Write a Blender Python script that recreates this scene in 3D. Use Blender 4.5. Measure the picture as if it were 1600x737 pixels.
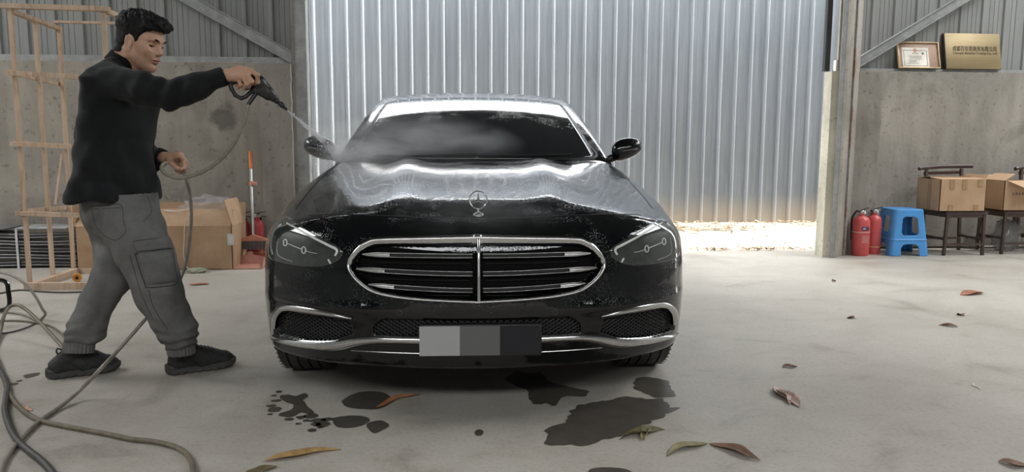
import bpy, bmesh, math, random
import numpy as np
from mathutils import Vector, Matrix
random.seed(7); np.random.seed(7)
for o in list(bpy.data.objects): bpy.data.objects.remove(o)
SC = bpy.context.scene
COL = SC.collection
R = math.radians

# ------------------------------------------------------------------ camera
F_PX, CAM_H, YAW, PITCH, ROLL = 1190.0, 1.10, R(4.5), R(7.02), R(0.25)
cam_data = bpy.data.cameras.new('camera')
cam_data.sensor_width = 36.0
cam_data.lens = 36.0 * F_PX / 1600.0
cam_data.clip_end = 200
cam = bpy.data.objects.new('camera', cam_data); COL.objects.link(cam)
CM = Matrix.Translation((0, 0, CAM_H)) @ Matrix.Rotation(-YAW, 4, 'Z') @ Matrix.Rotation(math.pi/2 - PITCH, 4, 'X') @ Matrix.Rotation(ROLL, 4, 'Z')
cam.matrix_world = CM
SC.camera = cam

# ------------------------------------------------------------------ sky, light, exposure
SC.view_settings.view_transform = 'Standard'
SC.view_settings.look = 'None'
SC.view_settings.gamma = 1.0
SC.view_settings.use_curve_mapping = False
SC.view_settings.exposure = 2.80
world = bpy.data.worlds.new('overcast_sky'); SC.world = world
world.use_nodes = True
wn = world.node_tree.nodes; wl = world.node_tree.links
bg = wn['Background']; bg.inputs['Color'].default_value = (0.97, 0.985, 1.0, 1); bg.inputs['Strength'].default_value = 1.55
SC.cycles.max_bounces = 10; SC.cycles.diffuse_bounces = 5; SC.cycles.glossy_bounces = 5
SC.cycles.transparent_max_bounces = 16; SC.cycles.caustics_reflective = False; SC.cycles.caustics_refractive = False
SC.cycles.volume_step_rate = 2.0; SC.cycles.volume_bounces = 1
SC.cycles.sample_clamp_indirect = 6.0

# ------------------------------------------------------------------ picking helpers (points of the place, found from where the lens sees them)
_c0 = CM.translation
def ray(px, py):
    d = Vector(((px - 800.0) / F_PX, -(py - 368.5) / F_PX, -1.0))
    return (CM.to_3x3() @ d)
def U(px, py, depth):
    return _c0 + ray(px, py) * depth
def G(px, py, z=0.0):
    r = ray(px, py); return _c0 + r * ((z - _c0.z) / r.z)
def V(px, py, Y):
    r = ray(px, py); return _c0 + r * ((Y - _c0.y) / r.y)

# ------------------------------------------------------------------ object helpers
def tag(o, label=None, cat=None, group=None, kind=None):
    if label: o['label'] = label
    if cat: o['category'] = cat
    if group: o['group'] = group
    if kind: o['kind'] = kind
    return o
def empty(name, loc=(0, 0, 0), rz=0.0, label=None, cat=None, group=None, kind=None):
    o = bpy.data.objects.new(name, None); COL.objects.link(o)
    o.location = loc; o.rotation_euler = (0, 0, rz); o.empty_display_size = 0.1
    return tag(o, label, cat, group, kind)
def mesh_obj(name, verts, faces, mats, parent=None, smooth=True, sharp=None, midx=None):
    me = bpy.data.meshes.new(name)
    me.from_pydata([tuple(v) for v in verts], [], [tuple(int(i) for i in f) for f in faces])
    for m in (mats if isinstance(mats, (list, tuple)) else [mats]): me.materials.append(m)
    if smooth:
        me.polygons.foreach_set('use_smooth', [True] * len(me.polygons))
        if sharp: me.set_sharp_from_angle(angle=R(sharp))
    if midx is not None: me.polygons.foreach_set('material_index', [int(i) for i in midx])
    me.update()
    o = bpy.data.objects.new(name, me); COL.objects.link(o)
    if parent: o.parent = parent
    return o
def copy_tree(o, parent=None):
    c = o.copy(); COL.objects.link(c)
    if parent: c.parent = parent
    for ch in list(o.children): copy_tree(ch, c)
    return c

class MB:
    """collects shapes for one mesh"""
    def __init__(s): s.v = []; s.f = []
    def add(s, v, f):
        n = len(s.v); s.v += [Vector(p) for p in v]; s.f += [tuple(i + n for i in q) for q in f]; return s
    def box(s, c, d, rot=None, bev=0.0, jit=0.0):
        hx, hy, hz = d[0]/2, d[1]/2, d[2]/2
        b = min(bev, hx*.9, hy*.9, hz*.9)
        M = rot if rot is not None else Matrix.Identity(3)
        c = Vector(c)
        if b <= 0:
            v = [c + M @ Vector((x*hx, y*hy, z*hz)) for x in (-1, 1) for y in (-1, 1) for z in (-1, 1)]
            f = [(0,1,3,2),(4,6,7,5),(0,4,5,1),(2,3,7,6),(0,2,6,4),(1,5,7,3)]
            return s.add(v, f)
        bm = bmesh.new(); bmesh.ops.create_cube(bm, size=1.0)
        bmesh.ops.scale(bm, vec=d, verts=bm.verts)
        bmesh.ops.bevel(bm, geom=list(bm.edges), offset=b, segments=2, profile=.5, affect='EDGES')
        bm.verts.index_update()
        v = [c + M @ q.co for q in bm.verts]; f = [[q.index for q in p.verts] for p in bm.faces]; bm.free()
        return s.add(v, f)
    def bar(s, a, b, w, h, up=(0, 0, 1), bev=0.0):
        a, b = Vector(a), Vector(b); d = b - a; L = d.length; d.normalize()
        u = Vector(up); x = d.cross(u)
        if x.length < 1e-4: x = d.cross(Vector((1, 0, 0)))
        x.normalize(); u = x.cross(d)
        M = Matrix((x, d, u)).transposed()
        return s.box((a + b)/2, (w, L, h), M, bev)
    def tube(s, pts, r, n=10, cap=True, closed=False):
        pts = [Vector(p) for p in pts]; m = len(pts)
        rr = r if isinstance(r, (list, tuple)) else [r]*m
        v = []; f = []; N = None
        for i, p in enumerate(pts):
            t = (pts[(i+1) % m] - pts[i-1]) if closed else (pts[min(i+1, m-1)] - pts[max(i-1, 0)])
            t.normalize()
            if N is None:
                N = t.orthogonal().normalized()
            else:
                N = N - t * N.dot(t)
                if N.length < 1e-5: N = t.orthogonal()
                N.normalize()
            B = t.cross(N)
            for k in range(n):
                a = 2*math.pi*k/n
                v.append(p + (N*math.cos(a) + B*math.sin(a))*rr[i])
        for i in range(m if closed else m-1):
            j = (i+1) % m
            for k in range(n):
                k2 = (k+1) % n
                f.append((i*n+k, i*n+k2, j*n+k2, j*n+k))
        if cap and not closed:
            f.append(tuple(range(n))[::-1]); f.append(tuple((m-1)*n+k for k in range(n)))
        return s.add(v, f)
    def lathe(s, prof, c=(0,0,0), n=24, axis='Z', M=None):
        v = []; f = []; c = Vector(c); m = len(prof)
        for i, (r, h) in enumerate(prof):
            for k in range(n):
                a = 2*math.pi*k/n
                p = Vector((r*math.cos(a), r*math.sin(a), h))
                if axis == 'X': p = Vector((p.z, p.x, p.y))
                if axis == 'Y': p = Vector((p.x, p.z, p.y))
                if M is not None: p = M @ p
                v.append(c + p)
        for i in range(m-1):
            for k in range(n):
                k2 = (k+1) % n
                f.append((i*n+k, i*n+k2, (i+1)*n+k2, (i+1)*n+k))
        if prof[0][0] > 1e-4: f.append(tuple(range(n))[::-1])
        if prof[-1][0] > 1e-4: f.append(tuple((m-1)*n+k for k in range(n)))
        return s.add(v, f)
    def sheet(s, quad, th, nrm=None):
        q = [Vector(p) for p in quad]; n = (q[1]-q[0]).cross(q[2]-q[0]).normalized()
        v = [p - n*th/2 for p in q] + [p + n*th/2 for p in q]; k = len(q)
        f = [tuple(range(k))[::-1], tuple(range(k, 2*k))] + [(i, (i+1) % k, (i+1) % k + k, i + k) for i in range(k)]
        return s.add(v, f)
    def build(s, name, mat, parent=None, smooth=True, sharp=35):
        return mesh_obj(name, s.v, s.f, mat, parent, smooth, sharp)

def spline(pts, n=8, closed=False):
    """Catmull-Rom through pts (lists of any dimension)"""
    P = np.array([list(p) for p in pts], float); m = len(P); out = []
    for i in range(m if closed else m-1):
        p0 = P[(i-1) % m] if closed else P[max(i-1, 0)]
        p1 = P[i]; p2 = P[(i+1) % m]; p3 = P[(i+2) % m] if closed else P[min(i+2, m-1)]
        for k in range(n):
            t = k/n
            out.append(.5*((2*p1) + (-p0+p2)*t + (2*p0-5*p1+4*p2-p3)*t*t + (-p0+3*p1-3*p2+p3)*t**3))
    if not closed: out.append(P[-1])
    return np.array(out)

# value noise for arrays
_perm = np.random.RandomState(3).rand(64, 64, 64)
def vnoise(x, y, z):
    xi, yi, zi = np.floor(x).astype(int), np.floor(y).astype(int), np.floor(z).astype(int)
    fx, fy, fz = x-xi, y-yi, z-zi
    fx, fy, fz = [t*t*(3-2*t) for t in (fx, fy, fz)]
    def g(a, b, c): return _perm[(xi+a) & 63, (yi+b) & 63, (zi+c) & 63]
    l = lambda a, b, t: a + (b-a)*t
    return l(l(l(g(0,0,0), g(1,0,0), fx), l(g(0,1,0), g(1,1,0), fx), fy),
             l(l(g(0,0,1), g(1,0,1), fx), l(g(0,1,1), g(1,1,1), fx), fy), fz)*2-1

def surface_nets(fn, lo, hi, h):
    """mesh of the zero level of fn(x,y,z) (negative inside) on a grid of step h"""
    lo = np.array(lo, float); hi = np.array(hi, float)
    n = np.ceil((hi-lo)/h).astype(int)+1
    ax = [lo[i]+h*np.arange(n[i]) for i in range(3)]
    X, Y, Z = np.meshgrid(*ax, indexing='ij')
    D = fn(X, Y, Z)
    S = D < 0
    nx, ny, nz = n
    cs = np.zeros((nx-1, ny-1, nz-1), int)
    for a in (0, 1):
        for b in (0, 1):
            for c in (0, 1):
                cs += S[a:nx-1+a, b:ny-1+b, c:nz-1+c]
    act = (cs > 0) & (cs < 8)
    idx = -np.ones(act.shape, int); ii = np.argwhere(act); idx[act] = np.arange(len(ii))
    acc = np.zeros((len(ii), 3)); cnt = np.zeros(len(ii))
    corners = [(a, b, c) for a in (0, 1) for b in (0, 1) for c in (0, 1)]
    for p in corners:
        for axn in range(3):
            if p[axn] == 0:
                q = list(p); q[axn] = 1
                d0 = D[ii[:,0]+p[0], ii[:,1]+p[1], ii[:,2]+p[2]]; d1 = D[ii[:,0]+q[0], ii[:,1]+q[1], ii[:,2]+q[2]]
                m = (d0 < 0) != (d1 < 0)
                t = np.where(m, d0/np.where(m, d0-d1, 1), 0)
                pt = np.tile(np.array(p, float), (len(ii), 1)); pt[:, axn] = t
                acc += pt*m[:, None]; cnt += m
    verts = lo + h*(ii + acc/cnt[:, None])
    faces = []
    for axn in range(3):
        o1, o2 = [(1, 2), (2, 0), (0, 1)][axn]
        sl0 = [slice(None)]*3; sl1 = [slice(None)]*3
        sl0[axn] = slice(0, -1); sl1[axn] = slice(1, None)
        e = S[tuple(sl0)] != S[tuple(sl1)]
        P = np.argwhere(e)
        P = P[(P[:, o1] > 0) & (P[:, o2] > 0) & (P[:, o1] < n[o1]-1) & (P[:, o2] < n[o2]-1)]
        ins = S[P[:,0], P[:,1], P[:,2]]
        def cell(d1, d2):
            Q = P.copy(); Q[:, o1] -= d1; Q[:, o2] -= d2
            return idx[Q[:,0], Q[:,1], Q[:,2]]
        a, b, c, d = cell(1, 1), cell(0, 1), cell(0, 0), cell(1, 0)
        q = np.stack([a, b, c, d], 1)
        q = np.where(ins[:, None], q, q[:, ::-1])
        faces.append(q)
    return verts, np.concatenate(faces)

# signed distance pieces
def sd_cone(X, Y, Z, a, b, ra, rb):
    a = np.array(a); d = np.array(b)-a; L2 = max(d @ d, 1e-9)
    t = np.clip(((X-a[0])*d[0]+(Y-a[1])*d[1]+(Z-a[2])*d[2])/L2, 0, 1)
    return np.sqrt((X-a[0]-d[0]*t)**2+(Y-a[1]-d[1]*t)**2+(Z-a[2]-d[2]*t)**2)-(ra+(rb-ra)*t)
def sd_ell(X, Y, Z, c, M, r):
    """ellipsoid with axes = rows of M"""
    dx, dy, dz = X-c[0], Y-c[1], Z-c[2]
    q = [(M[i][0]*dx+M[i][1]*dy+M[i][2]*dz)/r[i] for i in range(3)]
    k = np.sqrt(q[0]**2+q[1]**2+q[2]**2)
    return (k-1)*min(r)*np.clip(k, .6, 1.3)**.3
def smin(a, b, k):
    h = np.clip(.5+.5*(b-a)/k, 0, 1); return b+(a-b)*h-k*h*(1-h)
def smax(a, b, k): return -smin(-a, -b, k)

# ------------------------------------------------------------------ materials
def nodes(name):
    m = bpy.data.materials.new(name); m.use_nodes = True
    return m, m.node_tree.nodes, m.node_tree.links, m.node_tree.nodes['Principled BSDF']
def ramp(N, L, src, stops):
    r = N.new('ShaderNodeValToRGB')
    while len(r.color_ramp.elements) < len(stops): r.color_ramp.elements.new(.5)
    for e, (p, c) in zip(r.color_ramp.elements, stops):
        e.position = p; e.color = (*c, 1) if not isinstance(c, (int, float)) else (c, c, c, 1)
    L.new(src, r.inputs[0]); return r.outputs[0]
def noise(N, L, scale, detail=4, rough=.55, vec=None, coord='Object', stretch=None, dist=0):
    t = N.new('ShaderNodeTexNoise'); t.inputs['Scale'].default_value = scale
    t.inputs['Detail'].default_value = detail; t.inputs['Roughness'].default_value = rough
    t.inputs['Distortion'].default_value = dist
    tc = N.new('ShaderNodeTexCoord'); src = tc.outputs[coord]
    if stretch:
        mp = N.new('ShaderNodeMapping'); mp.inputs['Scale'].default_value = stretch; L.new(src, mp.inputs[0]); src = mp.outputs[0]
    L.new(src, t.inputs['Vector']); return t.outputs['Fac']
def mix(N, L, fac, a, b, mode='MIX'):
    m = N.new('ShaderNodeMix'); m.data_type = 'RGBA'; m.blend_type = mode
    for sock, val in ((m.inputs[0], fac), (m.inputs[6], a), (m.inputs[7], b)):
        if hasattr(val, 'is_linked') or hasattr(val, 'links'): L.new(val, sock)
        elif isinstance(val, (int, float)): sock.default_value = val
        else: sock.default_value = (*val, 1)
    return m.outputs[2]
def bump(N, L, B, h, strength=.3, dist=.01):
    b = N.new('ShaderNodeBump'); b.inputs['Strength'].default_value = strength; b.inputs['Distance'].default_value = dist
    L.new(h, b.inputs['Height']); L.new(b.outputs[0], B.inputs['Normal']); return b
def pmat(name, col, rough=.6, metal=0.0, var=.25, scale=6, bs=0.0, bscale=60, spec=.5, coat=0.0, stretch=None, bdist=.005, sheen=0.0, sub=0.0):
    m, N, L, B = nodes(name)
    B.inputs['Roughness'].default_value = rough; B.inputs['Metallic'].default_value = metal
    B.inputs['Specular IOR Level'].default_value = spec; B.inputs['Coat Weight'].default_value = coat
    B.inputs['Coat Roughness'].default_value = .05
    if sheen: B.inputs['Sheen Weight'].default_value = sheen
    if sub:
        B.inputs['Subsurface Weight'].default_value = sub; B.inputs['Subsurface Radius'].default_value = (.01, .004, .002)
    f = noise(N, L, scale, 5, .6, stretch=stretch)
    a = [c*(1-var) for c in col]; b = [min(1, c*(1+var)) for c in col]
    L.new(ramp(N, L, f, [(.3, a), (.7, b)]), B.inputs['Base Color'])
    if bs: bump(N, L, B, noise(N, L, bscale, 4, .6, stretch=stretch), bs, bdist)
    return m
# ------------------------------------------------------------------ building materials
def concrete_floor():
    m, N, L, B = nodes('concrete_floor')
    big = noise(N, L, .55, 6, .6, dist=.4); fine = noise(N, L, 60, 5, .7); mid = noise(N, L, 3.4, 9, .72, stretch=(.8, 1.0, 1), dist=.5)
    c = ramp(N, L, big, [(.32, (.38, .35, .305)), (.68, (.53, .50, .445))])
    c2 = ramp(N, L, mid, [(.30, (.56, .54, .51)), (.44, (.88, .87, .85)), (.58, (1, 1, 1)), (.75, (.84, .835, .82))])
    c = mix(N, L, .75, c, c2, 'MULTIPLY')
    c3 = ramp(N, L, fine, [(.32, .72), (.5, 1.0)])
    c = mix(N, L, .7, c, c3, 'MULTIPLY')
    spk = noise(N, L, 11, 8, .78); c = mix(N, L, .8, c, ramp(N, L, spk, [(.30, .70), (.40, 1.0)]), 'MULTIPLY')
    L.new(c, B.inputs['Base Color'])
    L.new(ramp(N, L, mid, [(.3, .42), (.75, .68)]), B.inputs['Roughness'])
    B.inputs['Specular IOR Level'].default_value = .35
    bump(N, L, B, mix(N, L, .8, fine, mid), .10, .003)
    return m
def concrete_wall(name='concrete_wall', base=(.325, .30, .262), stain=None):
    m, N, L, B = nodes(name)
    big = noise(N, L, 1.1, 7, .62, dist=.7); blot = noise(N, L, 2.2, 3, .5, dist=1.2); pit = noise(N, L, 26, 3, .5); drip = noise(N, L, 5, 4, .6, stretch=(1.5, 1, .25))
    c = ramp(N, L, big, [(.3, [b*.74 for b in base]), (.7, [b*1.24 for b in base])])
    c = mix(N, L, .8, c, ramp(N, L, blot, [(.60, 1.0), (.70, .74)]), 'MULTIPLY')
    c = mix(N, L, .6, c, ramp(N, L, pit, [(.30, .45), (.38, 1.0)]), 'MULTIPLY')
    c = mix(N, L, .5, c, ramp(N, L, drip, [(.35, .7), (.6, 1.05)]), 'MULTIPLY')
    if stain:
        tc = N.new('ShaderNodeTexCoord'); ds = N.new('ShaderNodeVectorMath'); ds.operation = 'DISTANCE'; L.new(tc.outputs['Object'], ds.inputs[0]); ds.inputs[1].default_value = stain
        sm = N.new('ShaderNodeMath'); sm.operation = 'MULTIPLY_ADD'; L.new(noise(N, L, 9, 5, .65), sm.inputs[0]); sm.inputs[1].default_value = .22; L.new(ds.outputs['Value'], sm.inputs[2])
        c = mix(N, L, ramp(N, L, sm.outputs[0], [(.19, .72), (.25, 0.0)]), c, (.10, .095, .085))
    L.new(c, B.inputs['Base Color']); B.inputs['Roughness'].default_value = .85; B.inputs['Specular IOR Level'].default_value = .25
    bump(N, L, B, mix(N, L, .5, pit, big), .35, .012)
    return m
M_FLOOR = concrete_floor()
M_CONC = concrete_wall(); M_CONCL = concrete_wall('stained_concrete_wall', (.315, .287, .245), tuple(V(348, 183, 7.36)))
M_CONC2 = concrete_wall('concrete_pilaster', (.28, .26, .228))
M_PLASTER = concrete_wall('outer_plaster', (.50, .47, .38))
M_CLAD = pmat('grey_sheet_metal', (.24, .245, .235), .55, 0, .10, 3, .05, 20, stretch=(3, 1, .3))
def steel_blue():
    m, N, L, B = nodes('blue_grey_sheet')
    s = noise(N, L, 30, 4, .7, stretch=(1, 1, .03)); b = noise(N, L, .8, 4, .5)
    c = ramp(N, L, s, [(.3, (.185, .207, .232)), (.7, (.275, .295, .32))])
    c = mix(N, L, .5, c, ramp(N, L, b, [(.3, .8), (.7, 1.1)]), 'MULTIPLY')
    tc = N.new('ShaderNodeTexCoord'); sp = N.new('ShaderNodeSeparateXYZ'); L.new(tc.outputs['Object'], sp.inputs[0])
    ad = N.new('ShaderNodeMath'); ad.operation = 'MULTIPLY_ADD'; L.new(s, ad.inputs[0]); ad.inputs[1].default_value = .5; L.new(sp.outputs['Z'], ad.inputs[2])
    d = ramp(N, L, ad.outputs[0], [(.30, 1.0), (.62, 0.0)])          # mud splashed up from the ground
    c = mix(N, L, d, c, (.40, .345, .285))
    L.new(c, B.inputs['Base Color']); B.inputs['Roughness'].default_value = .38; B.inputs['Metallic'].default_value = .25
    return m
M_BLUE = steel_blue(); M_RIBGLINT = pmat('rib_highlight', (.68, .70, .72), .35, .2, .1, 20)  # pale rib flank: bright highlight line along each rib, put into the colour
def rusty():
    m, N, L, B = nodes('rusty_galvanised_steel')
    n1 = noise(N, L, 9, 6, .7, stretch=(1, 1, .4)); n2 = noise(N, L, 40, 4, .6)
    c = ramp(N, L, n1, [(.50, (.30, .30, .29)), (.60, (.22, .12, .075)), (.75, (.11, .05, .03))])
    L.new(c, B.inputs['Base Color']); B.inputs['Roughness'].default_value = .6; B.inputs['Metallic'].default_value = .2
    bump(N, L, B, n2, .3, .004); return m
M_RUST = rusty()
M_STEEL = pmat('galvanised_steel', (.33, .335, .325), .45, .35, .22, 10, .1, 50)
M_GROUND = pmat('outdoor_ground', (.60, .555, .47), .9, 0, .16, 2.0, .5, 30, bdist=.02)
M_DARKROOF = pmat('roof_underside', (.085, .088, .09), .7, 0, .15, 1.5)

YW = 7.36      # inner face of the left wall
YR = 7.80      # inner face of the right wall, set back behind its pilaster
# ------------------------------------------------------------------ floor, ground, walls, roof
b = MB(); b.box((0, -1.0, -.15), (20, 17.1, .30)); tag(b.build('floor', M_FLOOR, smooth=False), kind='structure')
# outside ground: gently uneven
nx, ny = 90, 30
xs = np.linspace(-16, 16, nx); ys = np.linspace(7.55, 16, ny)
XX, YY = np.meshgrid(xs, ys, indexing='ij')
ZZ = -.015 + .015*vnoise(XX*1.3, YY*1.3, XX*0) - .01
gv = np.stack([XX.ravel(), YY.ravel(), ZZ.ravel()], 1)
gf = [(i*ny+j, (i+1)*ny+j, (i+1)*ny+j+1, i*ny+j+1) for i in range(nx-1) for j in range(ny-1)]
tag(mesh_obj('ground', gv, gf, M_GROUND), kind='structure')

LEDGE = 1.815
b = MB(); b.box((-5.60, YW+.12, LEDGE/2), (7.75, .24, LEDGE)); wl_ = b.build('wall_left', M_CONCL, smooth=False); tag(wl_, kind='structure')
RLEDGE = 1.855
b = MB(); b.box((7.10, YR+.12, RLEDGE/2), (5.74, .24, RLEDGE)); wr_ = b.build('wall_right', M_CONC, smooth=False); tag(wr_, kind='structure')
# pilasters (slightly proud concrete columns with a ragged plaster edge)
def ragged_block(name, x0, x1, y0, y1, z1, mat, parent, seed):
    n = 36; v = []; f = []
    for i in range(n+1):
        z = z1*i/n
        a = .012*float(vnoise(np.array(seed+.0), np.array(i*.9), np.array(2.5))); c = .012*float(vnoise(np.array(seed+9.), np.array(i*.9), np.array(7.5)))
        v += [(x0+a, y0, z), (x1+c, y0, z), (x1, y1, z), (x0, y1, z)]
    for i in range(n):
        for k in range(4):
            k2 = (k+1) % 4; f.append((i*4+k, i*4+k2, (i+1)*4+k2, (i+1)*4+k))
    f.append((n*4, n*4+1, n*4+2, n*4+3))
    return mesh_obj(name, v, f, mat, parent, smooth=False)
tag(ragged_block('trim_3', -1.76, -1.475, YW-.10, YW+.02, LEDGE-.01, M_CONC2, None, 1.3), kind='structure')
tag(ragged_block('trim_4', 3.99, 4.235, YW-.03, YR+.02, 1.80, M_CONC2, None, 5.1), kind='structure')

wlu = empty('wall_upper_left', (0, 0, 0), kind='structure'); wru = empty('wall_upper_right', (0, 0, 0), kind='structure')
# cladding sheets above the low walls: each sheet its own piece, overlapping at a rib
def rib_sheet(name, x0, x1, z0, z1, y, pitch, ribw, ribh, mat, parent, minor=3, phase=0.0, edge=None):
    """corrugated sheet: trapezoid ribs standing towards -y, small stiffening grooves between"""
    prof = [(x0, 0.0)]
    k0 = math.ceil((x0-phase)/pitch)
    x = phase + k0*pitch
    while x < x1 - ribw*.6:
        if x > x0 + ribw*.6:
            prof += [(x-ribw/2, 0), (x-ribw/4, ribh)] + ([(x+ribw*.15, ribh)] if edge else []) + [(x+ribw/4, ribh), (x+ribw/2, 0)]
        for j in range(1, minor+1):
            xm = x + ribw/2 + (pitch-ribw)*j/(minor+1)
            if x0 < xm-.004 and xm+.004 < x1: prof += [(xm-.004, 0), (xm, -.004), (xm+.004, 0)]
        x += pitch
    prof.append((x1, 0)); prof = sorted(prof)
    v = []; f = []; mi = []
    for px_, h in prof:
        v += [(px_, y-h, z0), (px_, y-h, z1), (px_, y-h+.0012+.001, z0), (px_, y-h+.0012+.001, z1)]
    for i in range(len(prof)-1):
        a, c = 4*i, 4*(i+1)
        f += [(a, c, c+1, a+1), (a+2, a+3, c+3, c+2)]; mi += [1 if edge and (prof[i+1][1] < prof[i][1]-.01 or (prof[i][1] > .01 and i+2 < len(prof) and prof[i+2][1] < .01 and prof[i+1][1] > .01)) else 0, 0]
    return mesh_obj(name, v, f, [mat]+([edge] if edge else []), parent, smooth=False, midx=mi)
for (xa, xb, z0, par, yy) in ((-9.5, -1.47, LEDGE, wlu, YW+.15), (4.08, 10.0, RLEDGE, wru, YR+.15)):
    x = xb if par is wlu else xa
    while (x > xa+.05) if par is wlu else (x < xb-.05):
        w = .98
        a, c = (max(xa, x-w), x) if par is wlu else (x, min(xb, x+w))
        rib_sheet('cladding_sheet', a, c, z0+.005, 5.4, yy + (.002 if int(abs(x)/w) % 2 else 0), .245, .05, .02, M_CLAD, par, 3, .03)
        x += -w if par is wlu else w
# sole channels along the foot of the cladding
def channel(name, x0, x1, z0, z1, y0, parent, mat):
    mb = MB(); mb.box(((x0+x1)/2, y0+.004, (z0+z1)/2), (x1-x0, .006, z1-z0)); mb.box(((x0+x1)/2, y0+.035, z1-.004), (x1-x0, .066, .006)); mb.box(((x0+x1)/2, y0+.035, z0+.004), (x1-x0, .066, .006))
    return mb.build(name, mat, parent, smooth=False)
channel('sole_channel', -9.4, -1.475, LEDGE+.002, LEDGE+.062, YW+.07, wl_, M_STEEL)
channel('sole_channel', 4.24, 9.9, RLEDGE+.002, RLEDGE+.035, YR+.07, wr_, M_STEEL)
# diagonal braces (angle section)
def brace(p0, p1, w, parent):
    a = Vector(p0); c = Vector(p1); mb = MB()
    d = (c-a).normalized(); s = d.cross(Vector((0, 1, 0))).normalized()
    mb.bar(a, c, w, .006, up=(0, 1, 0)); mb.bar(a - s*(w/2-.004) + Vector((0, -.03, 0)), c - s*(w/2-.004) + Vector((0, -.03, 0)), .008, .06, up=(0, 1, 0))
    mb.bar(a + s*(w/2-.004) + Vector((0, -.02, 0)), c + s*(w/2-.004) + Vector((0, -.02, 0)), .006, .04, up=(0, 1, 0))
    mb.bar(a + Vector((0, .012, 0)), c + Vector((0, .012, 0)), w*.5, .006, up=(0, 1, 0))
    return mb.build('diagonal_brace', M_STEEL, parent, smooth=False)
p1 = V(460, 92, YW+.06); p0 = V(240, -32, YW+.06); tag(brace(p0, p1, .10, None), kind='structure').name = 'trim_5'
p0 = V(1334, 101, YR+.02); p1 = V(1560, -36, YR+.02); tag(brace(p0, p1, .09, None), kind='structure').name = 'trim_6'

# steel columns at both door jambs
mb = MB(); mb.box((-1.405, YW-.02, 2.7), (.13, .012, 5.4)); mb.box((-1.405, YW+.16, 2.7), (.13, .012, 5.4)); mb.box((-1.47, YW+.07, 2.7), (.010, .17, 5.4)); mb.box((-1.352, YW+.07, 2.7), (.012, .18, 5.4))
tag(mb.build('column_steel', M_STEEL, smooth=False), kind='structure').name = 'trim_1'
mb = MB(); mb.box((-1.462, YW-.032, 2.7), (.028, .012, 5.4)); mb.build('edge_angle', M_CONC2, bpy.data.objects['trim_1'], smooth=False)
# right jamb: plastered outer pier, skewed concrete toe and rusted angle
def prism(name, foot, z0, z1, mat, parent=None):
    n = len(foot); v = [(x, y, z0) for x, y in foot] + [(x, y, z1) for x, y in foot]
    f = [tuple(range(n))[::-1], tuple(range(n, 2*n))] + [(i, (i+1) % n, (i+1) % n+n, i+n) for i in range(n)]
    o = mesh_obj(name, v, f, mat, parent, smooth=False)
    bmm = bmesh.new(); bmm.from_mesh(o.data); bmesh.ops.recalc_face_normals(bmm, faces=bmm.faces); bmm.to_mesh(o.data); bmm.free(); return o
t2 = prism('trim_2', [(3.64, 7.08), (3.70, 7.055), (3.735, 7.07), (4.0, 7.34), (4.0, 7.6), (3.90, 7.6), (3.735, 7.3)], 0, 5.4, M_CONC)
tag(t2, kind='structure')
prism('plaster_pier', [(3.585, 7.075), (3.665, 7.05), (3.70, 7.05), (3.70, 7.24), (3.592, 7.24)], 0, 1.78, M_PLASTER, t2)
mb = MB(); mb.box((3.668, 7.045, 2.7), (.045, .008, 5.4)); mb.box((3.692, 7.062, 2.7), (.006, .045, 5.4)); mb.build('corner_angle', M_STEEL, t2, smooth=False)
mb = MB(); mb.bar((3.86, 7.185, 0), (3.86, 7.185, 5.4), .035, .02, up=(1, -1, 0)); mb.build('rusty_flat', M_RUST, t2, smooth=False)
mb = MB(); mb.box((3.655, 7.34, 3.6), (.05, .05, 3.6)); mb.build('door_rail', pmat('dark_steel', (.05, .052, .055), .5, .5), t2, smooth=False)
mb = MB(); mb.box((3.66, 7.12, 1.83), (.06, .05, .11)); mb.build('white_block', pmat('white_paint', (.75, .74, .70), .7), t2, smooth=False)
# lintel, gable above, side and far walls, roof with open rooflights
LINT = 3.62
mb = MB(); mb.box((1.2, YW+.1, (LINT+5.6)/2), (5.4, .16, 5.6-LINT)); tag(mb.build('wall_back', M_DARKROOF, smooth=False), kind='structure')
mb = MB(); mb.box((-9.65, -1, 2.8), (.2, 17, 5.6)); tag(mb.build('wall_side_1', M_CLAD, smooth=False), kind='structure')
mb = MB(); mb.box((10.1, -1, 2.8), (.2, 17, 5.6)); tag(mb.build('wall_side_2', M_CLAD, smooth=False), kind='structure')
mb = MB(); mb.box((0, -9.6, 2.8), (20, .2, 5.6)); tag(mb.build('wall_front', M_CLAD, smooth=False), kind='structure')
ROOFZ = 5.6
SKY = [(-6.6, 7.0, -6.8, -4.7), (-8.9, -6.0, 2.2, 7.0), (6.0, 9.0, 2.2, 7.0)]     # open rooflights x0 x1 y0 y1
mb = MB(); gx = sorted({-9.8, 10.3, *[c for s in SKY for c in s[:2]]}); gy = sorted({-9.75, 7.65, *[c for s in SKY for c in s[2:]]})
for xa, xb in zip(gx[:-1], gx[1:]):
    for ya, yb in zip(gy[:-1], gy[1:]):
        cx, cy = (xa+xb)/2, (ya+yb)/2
        if not any(s[0] < cx < s[1] and s[2] < cy < s[3] for s in SKY): mb.box((cx, cy, ROOFZ+.04), (xb-xa, yb-ya, .08))
tag(mb.build('ceiling', M_DARKROOF, smooth=False), kind='structure')
def portal(c, sx, sy, rot):
    l = bpy.data.lights.new('portal', 'AREA'); l.shape = 'RECTANGLE'; l.size = sx; l.size_y = sy; l.cycles.is_portal = True
    o = bpy.data.objects.new('portal', l); COL.objects.link(o); o.location = c; o.rotation_euler = rot
for s in SKY: portal(((s[0]+s[1])/2, (s[2]+s[3])/2, ROOFZ+.09), s[1]-s[0], s[3]-s[2], (0, 0, 0))
portal((1.15, YW+.25, LINT/2), 5.0, LINT, (R(-90), 0, 0))

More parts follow.
